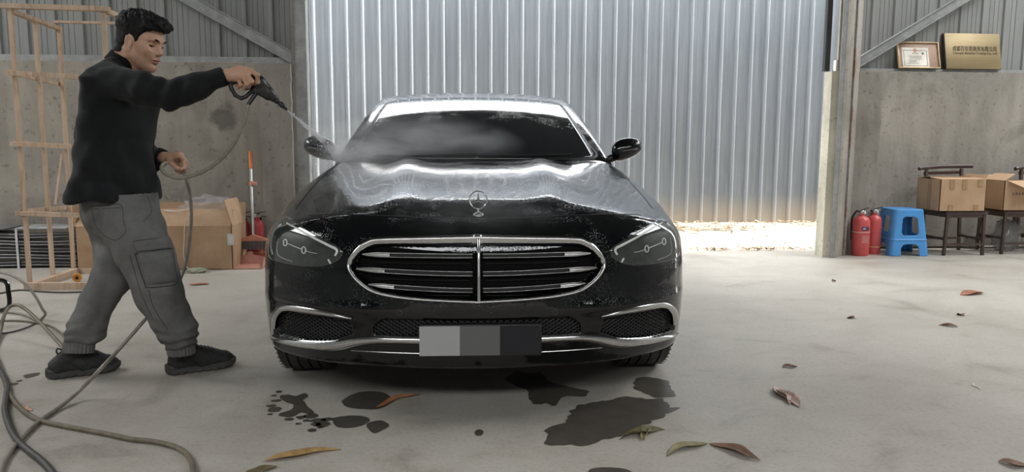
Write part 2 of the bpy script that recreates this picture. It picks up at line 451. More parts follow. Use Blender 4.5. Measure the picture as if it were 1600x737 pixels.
# ------------------------------------------------------------------ the blue-grey corrugated wall beyond the door
YB = 10.52
wb = empty('wall_far', (0, 0, 0), kind='structure')
x = .10-.213*38.5; k = 0
while x < 11:
    rib_sheet('cladding_sheet', x, x+.852, -.03, 5.4, YB + (.002 if k % 2 else 0), .213, .052, .045, M_BLUE, wb, 0, .10, M_RIBGLINT)
    x += .852; k += 1
mb = MB()
for i in range(-30, 50):
    xx = .10 + .213*i
    for z in (1.62, 3.2): mb.lathe([(.009, 0), (.009, .006), (.0, .008)], (xx, YB-.03, z), 6, 'Y', Matrix.Scale(-1, 4, (0, 1, 0)).to_3x3())
tag(mb.build('roofing_screw', M_STEEL, wb), kind='stuff')
mb = MB(); mb.box((1.5, YB+.3, 2.65), (20, .4, 5.3)); mb.build('backing', M_DARKROOF, wb, smooth=False)
# ------------------------------------------------------------------ the car (local frame: x across, y from the nose towards the tail, z up)
def wet_paint():
    m, N, L, B = nodes('wet_black_paint')
    B.inputs['Base Color'].default_value = (.0030, .0034, .0042, 1); B.inputs['Roughness'].default_value = .10
    B.inputs['Specular IOR Level'].default_value = .05; B.inputs['Coat Weight'].default_value = 1.0; B.inputs['Coat Roughness'].default_value = .015
    tc = N.new('ShaderNodeTexCoord')
    v = N.new('ShaderNodeTexVoronoi'); v.inputs['Scale'].default_value = 130; L.new(tc.outputs['Object'], v.inputs['Vector'])
    drop = ramp(N, L, v.outputs['Distance'], [(.0, 1.0), (.32, .55), (.42, .0)])
    patch = ramp(N, L, noise(N, L, 7, 4, .6), [(.44, .0), (.62, 1.0)])
    d = mix(N, L, 1.0, drop, patch, 'MULTIPLY')
    film = noise(N, L, 9, 5, .62, dist=1.0, stretch=(1, .6, 1))
    b1 = N.new('ShaderNodeBump'); b1.inputs['Strength'].default_value = .5; b1.inputs['Distance'].default_value = .0015; L.new(d, b1.inputs['Height'])
    b2 = N.new('ShaderNodeBump'); b2.inputs['Strength'].default_value = .16; b2.inputs['Distance'].default_value = .007; L.new(film, b2.inputs['Height']); L.new(b1.outputs[0], b2.inputs['Normal'])
    L.new(b2.outputs[0], B.inputs['Normal']); L.new(b2.outputs[0], B.inputs['Coat Normal'])
    return m
M_PAINT = wet_paint()
M_CHROME = pmat('wet_chrome', (.62, .62, .61), .16, 1.0, .08, 30, .12, 160, bdist=.001)
M_BLKPL = pmat('black_plastic', (.010, .010, .011), .45, 0, .2, 20)
M_MESHBLK = pmat('matt_black_mesh', (.011, .011, .012), .5, 0, .1, 20, spec=.3)
M_DEEP = pmat('deep_black_plastic', (.004, .004, .004), .7, 0, .1, 20, spec=.08)
M_GLOSSBLK = pmat('gloss_black', (.006, .006, .007), .15, 0, .1, 20, coat=.6)
def glass_dark():
    m, N, L, B = nodes('dark_wet_glass')
    B.inputs['Base Color'].default_value = (.012, .014, .015, 1); B.inputs['Roughness'].default_value = .04
    B.inputs['IOR'].default_value = 1.75; B.inputs['Coat Weight'].default_value = .6; B.inputs['Coat Roughness'].default_value = .02
    n1 = noise(N, L, 14, 4, .6, stretch=(.35, 1, 2.2)); tc = N.new('ShaderNodeTexCoord')
    v = N.new('ShaderNodeTexVoronoi'); v.inputs['Scale'].default_value = 110; L.new(tc.outputs['Object'], v.inputs['Vector'])
    dr = mix(N, L, 1.0, ramp(N, L, v.outputs['Distance'], [(.05, 1.0), (.35, .0)]), ramp(N, L, noise(N, L, 5, 3), [(.45, .0), (.6, 1.0)]), 'MULTIPLY')
    bump(N, L, B, mix(N, L, .35, n1, dr), .10, .004)
    return m
M_GLASS = glass_dark()
M_LENS = pmat('smoked_lens', (.035, .038, .036), .08, 0, .35, 18, .05, 120, coat=1.0, bdist=.001)
M_DRL = pmat('pale_light_guide', (.62, .66, .62), .25, 0, .12, 30)
M_TURN = pmat('smoked_indicator', (.10, .10, .095), .2)
M_TYRE = pmat('wet_tyre_rubber', (.030, .030, .029), .55, 0, .25, 30, .2, 60)
M_RIM = pmat('alloy', (.42, .43, .44), .25, .9, .05)

def tab(xs, ys):
    """smooth table lookup"""
    d = spline(list(zip(xs, ys)), 12)
    o = np.argsort(d[:, 0]); return lambda q: np.interp(q, d[o, 0], d[o, 1])
Tc = tab([-.3, 0, .1, .2, .35, .6, .9, 1.2, 1.5, 1.62, 1.8, 2.6, 4.3, 5.2], [.52, .690, .758, .806, .860, .908, .944, .970, .990, .997, 1.0, 1.0, 1.03, .98])
Tdrop = tab([-.3, 0, .4, .8, 1.2, 1.6, 2.2, 5.2], [.05, .07, .125, .10, .060, .022, .0, .0])
Fz = tab([-.1, .18, .22, .28, .36, .45, .55, .62, .70, .76, .82, .9, 1.2], [.16, .085, .06, .035, .010, 0, .010, .028, .052, .085, .15, .30, 1.2])
Wy = tab([-.3, 0, .2, .45, .7, .9, 1.4, 2.5, 3.6, 4.0, 4.5, 5.2], [.85, .872, .890, .914, .932, .939, .925, .915, .930, .928, .88, .76])
Wz = tab([-.2, .2, .4, .65, .8, .9, 1.0, 1.1, 1.3], [-.03, -.012, 0, 0, -.022, -.052, -.105, -.2, -.5])
RZ = tab([-.2, .3, .6, .9, 1.05, 1.3], [4.80, 4.90, 4.93, 4.90, 4.84, 4.6])

def both(half):
    """close a half outline (x>=0, from the centre line out and back) about x=0"""
    return half + [(-x, z) for x, z in half[::-1]]
GRILLE = both([(0, .732), (.355, .722), (.43, .707), (.475, .672), (.500, .626), (.483, .586), (.44, .548), (.38, .521), (.253, .505), (0, .494)])
INTAKE = [(.845, .392), (.80, .415), (.70, .418), (.60, .416), (.50, .405), (.485, .352), (.575, .312), (.70, .294), (.84, .290), (.862, .34)]
CENTRE = both([(0, .425), (.36, .425), (.40, .40), (.41, .352), (0, .352)])
def sd_poly(px, pz, poly):
    P = np.array(poly); d = np.full(px.shape, 1e9); ins = np.zeros(px.shape, bool)
    for i in range(len(P)):
        a, b = P[i], P[(i+1) % len(P)]; e = b-a
        wx, wz = px-a[0], pz-a[1]
        t = np.clip((wx*e[0]+wz*e[1])/max(e@e, 1e-12), 0, 1)
        d = np.minimum(d, (wx-e[0]*t)**2+(wz-e[1]*t)**2)
        c = ((a[1] <= pz) != (b[1] <= pz)) & (px < (b[0]-a[0])*(pz-a[1])/np.where(abs(b[1]-a[1]) < 1e-12, 1e-12, b[1]-a[1])+a[0])
        ins ^= c
    return np.where(ins, -1, 1)*np.sqrt(d)
def step(d, w): return np.clip(.5 - d/w, 0, 1)
def plan(X): return .305*X**2 + .9*np.maximum(X-.55, 0)**2
def hood_z(X, y):
    z = Tc(y) - Tdrop(y)*(X/.86)**3
    xr = .30 + .05*np.clip(y, 0, 1.6)
    amp = .0155*np.clip((y-.20)/.4, 0, 1)
    z = z + amp*np.exp(-((X-xr)/.085)**2) - .008*np.clip((y-.3)/.5, 0, 1)*np.exp(-((X-xr-.16)/.08)**2)
    return z
def f_low(x, y, z, rec=True):
    X = np.abs(x)
    Fr = plan(X) + Fz(z)
    if rec:
        near = np.broadcast_to((y < .8) & (z < .78) & (z > .22) & (X < .92), Fr.shape); dep = np.zeros(Fr.shape)
        xs_, zs_ = np.broadcast_to(X, Fr.shape)[near], np.broadcast_to(z, Fr.shape)[near]
        dep[near] = .045*step(sd_poly(xs_, zs_, GRILLE)+.010, .014) + .05*step(sd_poly(xs_, zs_, INTAKE)+.006, .014) + .03*step(sd_poly(xs_, zs_, CENTRE)+.006, .014)
        Fr = Fr + dep
    # slight crease of the bumper under the lamps
    Fr = Fr - .012*np.exp(-((z-.455)/.03)**2)*np.clip((X-.25)/.2, 0, 1)
    a = Fr - y
    b = z - hood_z(X, y)
    c = X - (Wy(y)+Wz(z))
    g = smax(a, b, .055); g = smax(g, c, .085)
    g = smax(g, .205 - z, .03)
    return smax(g, y - (RZ(z) - .18*X**2), .12)
YWS = tab([.8, .95, 1.0, 1.1, 1.2, 1.3, 1.38, 1.44, 1.6], [1.24, 1.48, 1.565, 1.755, 1.965, 2.19, 2.395, 2.58, 3.1])
YRW = tab([.8, 1.0, 1.2, 1.4, 1.6], [4.8, 4.5, 4.1, 3.6, 3.0])
def f_cab(x, y, z):
    X = np.abs(x)
    a = YWS(z) + .30*X**2 - y
    b = z - (1.463 - .10*(y-3.05)**2 - .09*X**2)
    c = X - (.822 - .33*(z-1.0) - .25*np.clip(z-1.0, 0, 1)**2 - .02*np.clip(y-2.6, 0, 2)**2)
    g = smax(a, c, .05); g = smax(g, b, .045)
    g = smax(g, y - (YRW(z) - .2*X**2), .08)
    return smax(g, .90 - z, .02)

def project_box(fn, lo, hi, clo, chi, nxyz):
    """a box's surface grid pushed out from an inner core box onto fn = 0; quads run with the body"""
    lo, hi, clo, chi = map(np.array, (lo, hi, clo, chi)); V_ = []; F_ = []; face = []; base = 0
    for axn in range(3):
        o1, o2 = [(1, 2), (2, 0), (0, 1)][axn]
        for sgn in (0, 1):
            a = np.linspace(0, 1, nxyz[o1]+1); c = np.linspace(0, 1, nxyz[o2]+1)
            A, C_ = np.meshgrid(a, c, indexing='ij'); P = np.zeros((A.size, 3))
            P[:, o1] = lo[o1]+(hi-lo)[o1]*A.ravel(); P[:, o2] = lo[o2]+(hi-lo)[o2]*C_.ravel(); P[:, axn] = hi[axn] if sgn else lo[axn]
            n1, n2 = A.shape; I = np.arange(n1*n2).reshape(n1, n2)+base
            q = np.stack([I[:-1, :-1], I[1:, :-1], I[1:, 1:], I[:-1, 1:]], -1).reshape(-1, 4)
            if not sgn: q = q[:, ::-1]
            V_.append(P); F_.append(q); face.append(np.full(len(q), axn*2+sgn)); base += len(P)
    P = np.concatenate(V_); Q = np.concatenate(F_); face = np.concatenate(face)
    K = np.clip(P, clo, chi); D = P-K
    t0 = np.zeros(len(P)); t1 = np.full(len(P), 1.6)
    for _ in range(26):
        t = (t0+t1)/2; S = K + D*t[:, None]; s = fn(S[:, 0], S[:, 1], S[:, 2]) < 0
        t0 = np.where(s, t, t0); t1 = np.where(s, t1, t)
    S = K + D*((t0+t1)/2)[:, None]
    # weld
    key = np.round(S/2e-5).astype(np.int64); _, first, inv = np.unique(key, axis=0, return_index=True, return_inverse=True)
    inv = inv.reshape(-1); S = S[first]; Q = inv[Q]
    return S, Q, face
def grad_normals(fn, S):
    h = 2e-3; n = np.stack([fn(S[:, 0]+(h if i == 0 else 0), S[:, 1]+(h if i == 1 else 0), S[:, 2]+(h if i == 2 else 0)) -
                            fn(S[:, 0]-(h if i == 0 else 0), S[:, 1]-(h if i == 1 else 0), S[:, 2]-(h if i == 2 else 0)) for i in range(3)], 1)
    return n/np.maximum(np.linalg.norm(n, axis=1), 1e-9)[:, None]
def sub_mesh(name, S, Q, mask, nrm, mat, parent):
    q = Q[mask]; q = q[[len(set(r)) >= 3 for r in q.tolist()]]
    used = np.unique(q); mp = -np.ones(len(S), int); mp[used] = np.arange(len(used))
    faces = []
    for r in mp[q].tolist():
        g = [r[i] for i in range(4) if r[i] != r[i-1]]
        faces.append(g)
    o = mesh_obj(name, S[used], faces, mat, parent)
    if nrm is not None: o.data.normals_split_custom_set_from_vertices([tuple(n) for n in nrm[used]])
    return o

CAR_RZ = -R(1.35)
car = empty('car', (.095, 2.85, 0), CAR_RZ, 'black wet sedan parked nose first in the shed doorway', 'car')
S, Q, FACE = project_box(f_low, (-.95, -.1, .12), (.95, 5.0, 1.12), (-.5, .62, .42), (.5, 4.35, .66), (250, 190, 124))
NRM = grad_normals(f_low, S)
cen = S[Q].mean(1)
AXF, AXR, WR = .86, 3.80, .335
# wheel arch openings in the sides
def in_arch(c): return (np.minimum(np.hypot(c[:, 1]-AXF, c[:, 2]-WR), np.hypot(c[:, 1]-AXR, c[:, 2]-WR)) < .375) & (np.abs(c[:, 0]) > .60)
keep = ~in_arch(cen)
def shut(y): return .80 - .06*np.clip((.55-y)/.4, 0, 1) - .02*np.clip((y-1.0)/.6, 0, 1)
lead = lambda X: .19 + .305*X**2 + .55*np.maximum(X-.5, 0)**2
hoodm = (NRM[Q].mean(1)[:, 2] > .45) & (np.abs(cen[:, 0]) < shut(cen[:, 1])) & (cen[:, 1] > lead(np.abs(cen[:, 0]))) & (cen[:, 1] < 1.72) & (cen[:, 2] > .6)
bump_m = (~hoodm) & (cen[:, 1] < .62) & keep
sub_mesh('hood', S, Q, hoodm & keep, NRM, M_PAINT, car)
sub_mesh('front_bumper', S, Q, bump_m, NRM, M_PAINT, car)
sub_mesh('body', S, Q, keep & ~hoodm & ~bump_m, NRM, M_PAINT, car)
S2, Q2, _ = project_box(f_cab, (-.85, 1.4, .88), (.85, 4.7, 1.5), (-.35, 2.75, .96), (.35, 3.6, 1.18), (90, 130, 44))
sub_mesh('cabin', S2, Q2, np.ones(len(Q2), bool), grad_normals(f_cab, S2), M_PAINT, car)

def front_y(fn, x, z, y0, y1):
    """first y where fn goes inside, walking back from y0"""
    x = np.asarray(x, float); z = np.asarray(z, float); a = np.full(x.shape, y0); b = np.full(x.shape, y1); found = np.zeros(x.shape, bool); prev = a.copy()
    for y in np.linspace(y0, y1, 160):
        s = (fn(x, np.full(x.shape, y), z) < 0) & ~found
        b = np.where(s, y, b); a = np.where(s, prev, a); found |= s; prev = np.where(found, prev, y)
    for _ in range(22):
        m = (a+b)/2; s = fn(x, m, z) < 0; b = np.where(s, m, b); a = np.where(s, a, m)
    return (a+b)/2
f_flat = lambda x, y, z: f_low(x, y, z, False)
def on_front(pts, fn=f_flat, y0=-.2, y1=1.6):
    P = np.array(pts, float); y = front_y(fn, P[:, 0], P[:, 1], y0, y1)
    return np.stack([P[:, 0], y, P[:, 1]], 1)
def ribbon(name, pts, w, mat, parent, lift=.004, fn=f_flat, prof=5, y0=-.2, y1=1.6, closed=False, sm=6, mirror=False, sink=.004):
    """raised strip along a front-view line; w = full widths, rounded section"""
    pw = [(*p, ww) for p, ww in zip(pts, w)] if isinstance(w, (list, tuple)) else [(*p, w) for p in pts]
    P = spline(pw, sm, closed) if sm > 1 else np.array(pw)
    if closed: T = np.roll(P[:, :2], -1, 0)-np.roll(P[:, :2], 1, 0)
    else: T = np.gradient(P[:, :2], axis=0)
    T /= np.maximum(np.linalg.norm(T, axis=1), 1e-9)[:, None]; Nn = np.stack([-T[:, 1], T[:, 0]], 1)
    v = []; f = []; n = len(P)
    for k in range(prof):
        s = -1+2*k/(prof-1)
        q = on_front(P[:, :2]+Nn*(P[:, 2:3]/2*s), fn, y0, y1)
        nr = grad_normals(fn, q); h = -sink if k in (0, prof-1) else lift*math.sqrt(max(0, 1-(s*.75)**2))
        v.append(q+nr*h)
    vv = np.stack(v, 1).reshape(-1, 3)
    for i in range(n if closed else n-1):
        j = (i+1) % n
        for k in range(prof-1): f.append((i*prof+k, i*prof+k+1, j*prof+k+1, j*prof+k))
    if mirror:
        m = len(vv); vv = np.concatenate([vv, vv*np.array([-1, 1, 1])]); f += [tuple(i+m for i in q[::-1]) for q in f]
    o = mesh_obj(name, vv, f, mat, parent)
    bmm = bmesh.new(); bmm.from_mesh(o.data); bmesh.ops.recalc_face_normals(bmm, faces=bmm.faces)
    # faces must look forward
    fs = sum(fc.normal.y*fc.calc_area() for fc in bmm.faces)
    if fs > 0: bmesh.ops.reverse_faces(bmm, faces=bmm.faces)
    bmm.to_mesh(o.data); bmm.free(); return o
def patch(name, poly, mat, parent, lift=.003, fn=f_flat, rings=7, y0=-.2, y1=1.6, sm=6, edge=-.003, side=False):
    P = spline(poly, sm, True) if sm > 1 else np.array(poly, float); c = P.mean(0); n = len(P); v = []; f = []
    ks = [1-(1-i/rings)**1.5 for i in range(1, rings+1)]
    pts = [c[None]]+[c+(P-c)*k for k in ks]+[c+(P-c)]
    for i, q in enumerate(pts):
        s = on_front(q, fn, y0, y1); nr = grad_normals(fn, s)
        v.append(s+nr*(lift if i < len(pts)-1 else edge))
    v = np.concatenate(v)
    for k in range(n): f.append((0, 1+k, 1+(k+1) % n))
    for i in range(len(pts)-2):
        for k in range(n):
            k2 = (k+1) % n; f.append((1+i*n+k, 1+(i+1)*n+k, 1+(i+1)*n+k2, 1+i*n+k2))
    o = mesh_obj(name, v, f, mat, parent)
    if sum(p.normal.y*p.area for p in o.data.polygons) > 0: o.data.flip_normals()
    return o
mir = lambda pts: [(-x, z) for x, z in pts]

# ---- radiator grille
gr = patch('grille', GRILLE, M_DEEP, car, lift=-.040, edge=-.042, rings=5)
ribbon('grille_frame', GRILLE, [.026, .024, .022, .018, .016, .015, .014, .014, .013, .012]+[.012, .013, .014, .014, .015, .016, .018, .022, .024, .026], M_CHROME, gr, lift=.010, closed=True, sink=.03)
for s in (1, -1):
    for (xa, za, xb, zb) in ((.450, .667, .020, .668), (.475, .611, .020, .601), (.425, .553, .020, .538)):
        pts = [(s*(xb+(xa-xb)*t), zb+(za-zb)*t**1.6) for t in np.linspace(0, 1, 9)]
        bar = ribbon('louver', pts, [.019]*8+[.006], M_MESHBLK, gr, lift=-.014, sm=2, sink=.028)
        for dz in (.008, -.007):
            ribbon('louver_edge', [(x, z+dz*(1 if i < 8 else .2)) for i, (x, z) in enumerate(pts)], .0040, M_CHROME, gr, lift=-.009, sm=2, prof=4, sink=.016)
        tip = pts[6:]; ribbon('louver_tip', tip, [.012, .017, .004], M_CHROME, gr, lift=-.008, sm=3, sink=.016)
    for z in (.640, .577, .517):
        pts = [(s*x, z) for x in np.linspace(.03, .40 if z > .53 else .30, 6)]
        ribbon('inner_slat', pts, .006, M_MESHBLK, gr, lift=-.028, sm=1, prof=4, sink=.04)
ribbon('centre_bar', [(0.004, .728), (0.004, .66), (0.004, .58), (0.004, .498)], .017, M_CHROME, gr, lift=.008, sink=.03)
# ---- side intakes, chrome strips, mesh
def mesh_lines(poly, pitch, ang, w=.0035):
    P = np.array(poly); c, s = math.cos(ang), math.sin(ang); out = []
    d = P @ np.array([-s, c])
    for k in np.arange(d.min()+pitch*.5, d.max(), pitch):
        ts = []
        for i in range(len(P)):
            a, b = P[i], P[(i+1) % len(P)]; da, db = a @ np.array([-s, c])-k, b @ np.array([-s, c])-k
            if da*db < 0: q = a+(b-a)*da/(da-db); ts.append(q @ np.array([c, s]))
        ts.sort()
        for a, b in zip(ts[::2], ts[1::2]):
            if b-a > .012: out.append([(c*t-s*k, s*t+c*k) for t in np.linspace(a, b, 5)])
    return out
def intake_mesh(poly, parent, dep, pitch=.0135):
    mb = MB()
    for ang in (R(32), R(-32)):
        for ln in mesh_lines(poly, pitch, ang):
            q = on_front(ln, f_flat); n = grad_normals(f_flat, q)
            mb.tube([Vector(a-nn*dep) for a, nn in zip(q, n)], .0028, 5)
    return tag(mb.build('intake_mesh', M_MESHBLK, parent), kind='stuff')
for s in (1, -1):
    poly = [(s*x, z) for x, z in INTAKE]
    ik = patch('side_intake', poly, M_BLKPL, car, lift=-.046, edge=-.048, sm=3)
    intake_mesh(poly, ik, .022)
    ribbon('upper_chrome_strip', [(s*x, z) for x, z in ((.487, .421), (.55, .428), (.62, .434), (.70, .436), (.765, .430), (.815, .413), (.85, .378), (.866, .33), (.872, .285))], [.006, .018, .025, .029, .030, .030, .028, .024, .018], M_CHROME, ik, lift=.008, sink=.006)
ck = patch('lower_intake', CENTRE, M_BLKPL, car, lift=-.026, edge=-.028, sm=2)
intake_mesh(CENTRE, ck, .012)
CH = [(.886, .262), (.80, .271), (.70, .279), (.60, .287), (.545, .298), (.48, .318), (.42, .331), (.34, .337), (.2, .339), (0, .340)]
ribbon('lower_chrome_strip', CH + [(-x, z) for x, z in CH[::-1][1:]], [.014, .026, .035, .043, .047, .040, .034, .031, .030, .030]+[.030, .031, .034, .040, .047, .043, .035, .026, .014], M_CHROME, car, lift=.010, sink=.006)
LP = [(.50, .282), (.35, .283), (.2, .284), (0, .285)]
ribbon('lip_strip', LP + mir(LP[::-1][1:]), .0055, M_CHROME, car, lift=.004, prof=4)
# ---- plate
pl = MB(); yy = float(front_y(f_flat, [0.0], [.34], -.2, 1)[0]) - .032
pl.box((.015, yy+.02, .349), (.46, .036, .124), bev=.006); plate = pl.build('license_plate', M_BLKPL, car)
for (a, b_, col) in ((-.222, -.069, (.37, .37, .37)), (-.069, .084, (.115, .117, .112)), (.084, .237, (.0035, .0032, .0075))):
    q = MB(); q.box(((a+b_)/2, yy, .349), (b_-a, .006, .114)); q.build('plate_print', pmat('plate_print', col, .5, 0, .0), plate, smooth=False)
# ---- headlamps
LAMP = [(.842, .768), (.80, .776), (.74, .763), (.62, .722), (.54, .688), (.528, .664), (.545, .638), (.60, .614), (.68, .606), (.78, .606), (.855, .612), (.878, .640), (.872, .70)]
for s in (1, -1):
    hl = patch('headlight', [(s*x, z) for x, z in LAMP], M_LENS, car, lift=.004, edge=-.004, rings=8)
    ribbon('daytime_strip', [(s*x, z) for x, z in ((.79, .759), (.73, .745), (.64, .714), (.575, .690), (.553, .681), (.548, .670), (.556, .655))], [.006, .009, .013, .015, .015, .014, .011], M_DRL, hl, lift=.007, sink=.001)
    ribbon('lower_marker', [(s*.583, .640), (s*.578, .632), (s*.572, .624)], .011, M_DRL, hl, lift=.007, sink=.001, sm=2)
    ribbon('outer_strip', [(s*x, z) for x, z in ((.815, .757), (.850, .722), (.858, .665), (.845, .632))], .014, pmat('dim_light_guide', (.17, .18, .165), .3), hl, lift=.006, sink=.001)
    ribbon('inner_bezel', [(s*x, z) for x, z in ((.815, .70), (.822, .655), (.805, .630), (.74, .618))], .004, pmat('grey_bezel', (.28, .29, .28), .3), hl, lift=.006, sink=.001)
    for (x, z) in ((.780, .688), (.690, .668)):
        ribbon('projector', [(s*(x+.009*math.cos(t)), z+.013*math.sin(t)) for t in np.linspace(0, 2*math.pi, 11)[:-1]], .005, M_DRL, hl, lift=.007, sink=.001, closed=True, sm=2)
    ribbon('link_bar', [(s*.770, .686), (s*.73, .677), (s*.70, .670)], .0045, M_DRL, hl, lift=.006, sink=.001, sm=2)
    ribbon('link_bar', [(s*.680, .666), (s*.655, .661), (s*.63, .660)], .003, M_DRL, hl, lift=.006, sink=.001, sm=2)
    ribbon('parking_sensor', [(s*.30+.010*math.cos(t), .449+.010*math.sin(t)) for t in np.linspace(0, 2*math.pi, 13)[:-1]], .002, pmat('sensor_ring', (.12, .12, .12), .4), car, lift=.002, closed=True, sm=1, prof=3)
# ---- shut lines round the hood
def top_line(pts, w, mat, name, parent, lift=.0012):
    P = spline(pts, 5); T = np.gradient(P, axis=0); T /= np.linalg.norm(T, axis=1)[:, None]; Nn = np.stack([-T[:, 1], T[:, 0]], 1); v = []; f = []
    for k in (-1, 1):
        q = P+Nn*w/2*k; z = np.full(len(q), .3); a = np.full(len(q), .45); c = np.full(len(q), 1.3)
        for _ in range(30):
            m = (a+c)/2; s = f_flat(q[:, 0], q[:, 1], m) < 0; a = np.where(s, m, a); c = np.where(s, c, m)
        v.append(np.stack([q[:, 0], q[:, 1], a+lift], 1))
    n = len(P); vv = np.concatenate(v)
    for i in range(n-1): f.append((i, i+1, n+i+1, n+i))
    return mesh_obj(name, vv, f, mat, parent)
hood = [o for o in car.children if o.name.startswith('hood')][0]
for s in (1, -1):
    ys = np.linspace(.56, 1.66, 8); top_line([(s*float(shut(y)), y) for y in ys], .007, M_BLKPL, 'shut_line', hood)
top_line([(x, float(lead(abs(x)))-.015) for x in np.linspace(-.70, .70, 15)], .005, M_BLKPL, 'shut_line', hood)
# ---- glass, cowl
WS = both([(.05, 1.397), (.30, 1.392), (.50, 1.378), (.575, 1.362), (.612, 1.325), (.66, 1.20), (.70, 1.09), (.722, 1.012), (.40, 1.006), (.05, 1.003)])
def lin_poly(P, n):  # keep corners, add points
    out = []
    for i in range(len(P)):
        a, b = np.array(P[i]), np.array(P[(i+1) % len(P)])
        for k in range(n): out.append(tuple(a+(b-a)*k/n))
    return out
def grid_patch(name, halfw, zb, zt, mat, parent, fn, nx=60, nz=24, lift=.004, y0=1.0, y1=3.2):
    pts = []
    for j in range(nz+1):
        t = j/nz
        for i in range(nx+1):
            u = -1+2*i/nx; w = halfw(t); x = u*w
            pts.append((x, zb(abs(u))+(zt(abs(u))-zb(abs(u)))*t))
    q = on_front(pts, fn, y0, y1); nr = grad_normals(fn, q); vv = q+nr*lift
    f = [(j*(nx+1)+i, j*(nx+1)+i+1, (j+1)*(nx+1)+i+1, (j+1)*(nx+1)+i) for j in range(nz) for i in range(nx)]
    rim = [i for i in range(nx+1)] + [(j+1)*(nx+1)-1 for j in range(1, nz+1)] + [nz*(nx+1)+i for i in range(nx-1, -1, -1)] + [j*(nx+1) for j in range(nz-1, 0, -1)]
    n0 = len(vv); vv = np.concatenate([vv, q[rim]-nr[rim]*.004])
    f += [(rim[k], n0+k, n0+(k+1) % len(rim), rim[(k+1) % len(rim)]) for k in range(len(rim))]
    return mesh_obj(name, vv, f, mat, parent)
ws = grid_patch('windshield', tab([-.1, 0, .1, .5, .85, .95, 1, 1.1], [.73, .722, .713, .664, .618, .600, .590, .57]), lambda u: 1.003+.010*u**6, lambda u: 1.397-.022*u**2-.016*u**8, M_GLASS, car, f_cab)
ribbon('windshield_seal', WS, .016, M_BLKPL, ws, lift=.003, fn=f_cab, y0=1.0, y1=3.2, closed=True, sm=5, sink=.0, prof=4)
mb = MB()   # cowl panel and wiper arms at the foot of the screen
cw = []
for x in np.linspace(-.74, .74, 25): cw.append((x, 1.60+.29*x*x, 1.0))
mb.tube([Vector(p)-Vector((0, 0, .012)) for p in cw], .022, 8); mb.build('cowl', M_BLKPL, car)
for (xa, xb) in ((-.55, .02), (.02, .58)):
    P = on_front([(xa+(xb-xa)*t, 1.012+.012*t) for t in np.linspace(0, 1, 8)], f_cab, 1.0, 3.2)
    mb = MB(); mb.tube([Vector(p)+Vector((0, -.014, .004)) for p in P], .006, 6); mb.build('wiper', M_BLKPL, car)
def side_patch(name, poly, sgn, fn, mat, parent, lift=.004):
    P = np.array(lin_poly(poly, 5)); c = P.mean(0); n = len(P); v = []; f = []; rings = 6
    for i, k in enumerate([0]+[j/rings for j in range(1, rings+1)]):
        q = c+(P-c)*k if i else c[None]
        a = np.zeros(len(q)); b = np.full(len(q), 1.2)
        for _ in range(28):
            m = (a+b)/2; s = fn(m, q[:, 0], q[:, 1]) < 0; a = np.where(s, m, a); b = np.where(s, b, m)
        v.append(np.stack([sgn*(a+lift), q[:, 0], q[:, 1]], 1))
    v = np.concatenate(v)
    for k in range(n): f.append((0, 1+k, 1+(k+1) % n))
    for i in range(rings-1):
        for k in range(n): k2 = (k+1) % n; f.append((1+i*n+k, 1+(i+1)*n+k, 1+(i+1)*n+k2, 1+i*n+k2))
    o = mesh_obj(name, v, f, mat, parent)
    if sum(p.normal.x*p.area for p in o.data.polygons)*sgn < 0: o.data.flip_normals()
    return o
for s in (1, -1):
    side_patch('side_window', [(2.02, 1.03), (2.85, 1.04), (2.85, 1.37), (2.55, 1.35), (2.30, 1.26)], s, f_cab, M_GLASS, car)
    side_patch('side_window', [(2.93, 1.04), (3.85, 1.06), (3.95, 1.16), (3.6, 1.32), (2.93, 1.37)], s, f_cab, M_GLASS, car)
    for y in (1.66, 2.9):   # door gaps
        side_patch('door_gap', [(y, .28), (y+.006, .28), (y+.012, .93), (y+.006, .93)], s, f_flat, M_BLKPL, car, .001)
    for y in (2.62, 3.62):
        P = [(2, 0, 0)]; mb = MB(); xx = .905
        mb.box((s*xx, y, .80), (.03, .20, .028), bev=.010); mb.build('door_handle', M_PAINT, car)
    # mirror housing on its foot
    n1, n2 = 28, 18; v = []; f = []
    for i in range(n1):
        for j in range(n2+1):
            th = 2*math.pi*i/n1; ph = -math.pi/2+math.pi*j/n2
            # u runs from the inner (0) to the outer end (1)
            e = math.sin(ph); r = math.cos(ph)**.62
            u = .5+.5*e
            hgt = .078*(1.0-.12*u); dep = .062
            z = hgt*r*math.sin(th); y = dep*r*math.cos(th)
            if z < 0: z *= (1.0-.28*u)
            z += .016*(u-.4) - .012*(1-u)
            y = y*(1.0 if y < 0 else .55) + .025*u
            v.append((s*(.848+.190*u), 1.86+y, 1.062+z))
    for i in range(n1):
        for j in range(n2):
            i2 = (i+1) % n1; q = (i*(n2+1)+j, i2*(n2+1)+j, i2*(n2+1)+j+1, i*(n2+1)+j+1); f.append(q if s > 0 else q[::-1])
    mr = mesh_obj('side_mirror', v, f, M_PAINT, car)
    mb = MB(); mb.tube([(s*.79, 1.90, .985), (s*.835, 1.885, .998), (s*.875, 1.875, 1.012)], [.030, .024, .026], 10); mb.build('mirror_foot', M_BLKPL, mr)
    mb = MB(); mb.tube([(s*(.90+.12*t), 1.86-.064+.060*t**3, 1.048+.018*t) for t in np.linspace(0, 1.08, 9)], .0055, 6); mb.build('turn_signal', M_TURN, mr)
    mb = MB(); mb.tube([(s*(.87+.14*t), 1.86-.060+.055*t**3, 1.036+.016*t) for t in np.linspace(0, 1.05, 9)], .003, 6); mb.build('shell_gap', M_BLKPL, mr)
    # tail lamps
    side_patch('tail_light', [(4.45, .80), (4.80, .80), (4.78, .93), (4.50, .92)], s, f_flat, pmat('red_lens', (.25, .01, .01), .1), car)
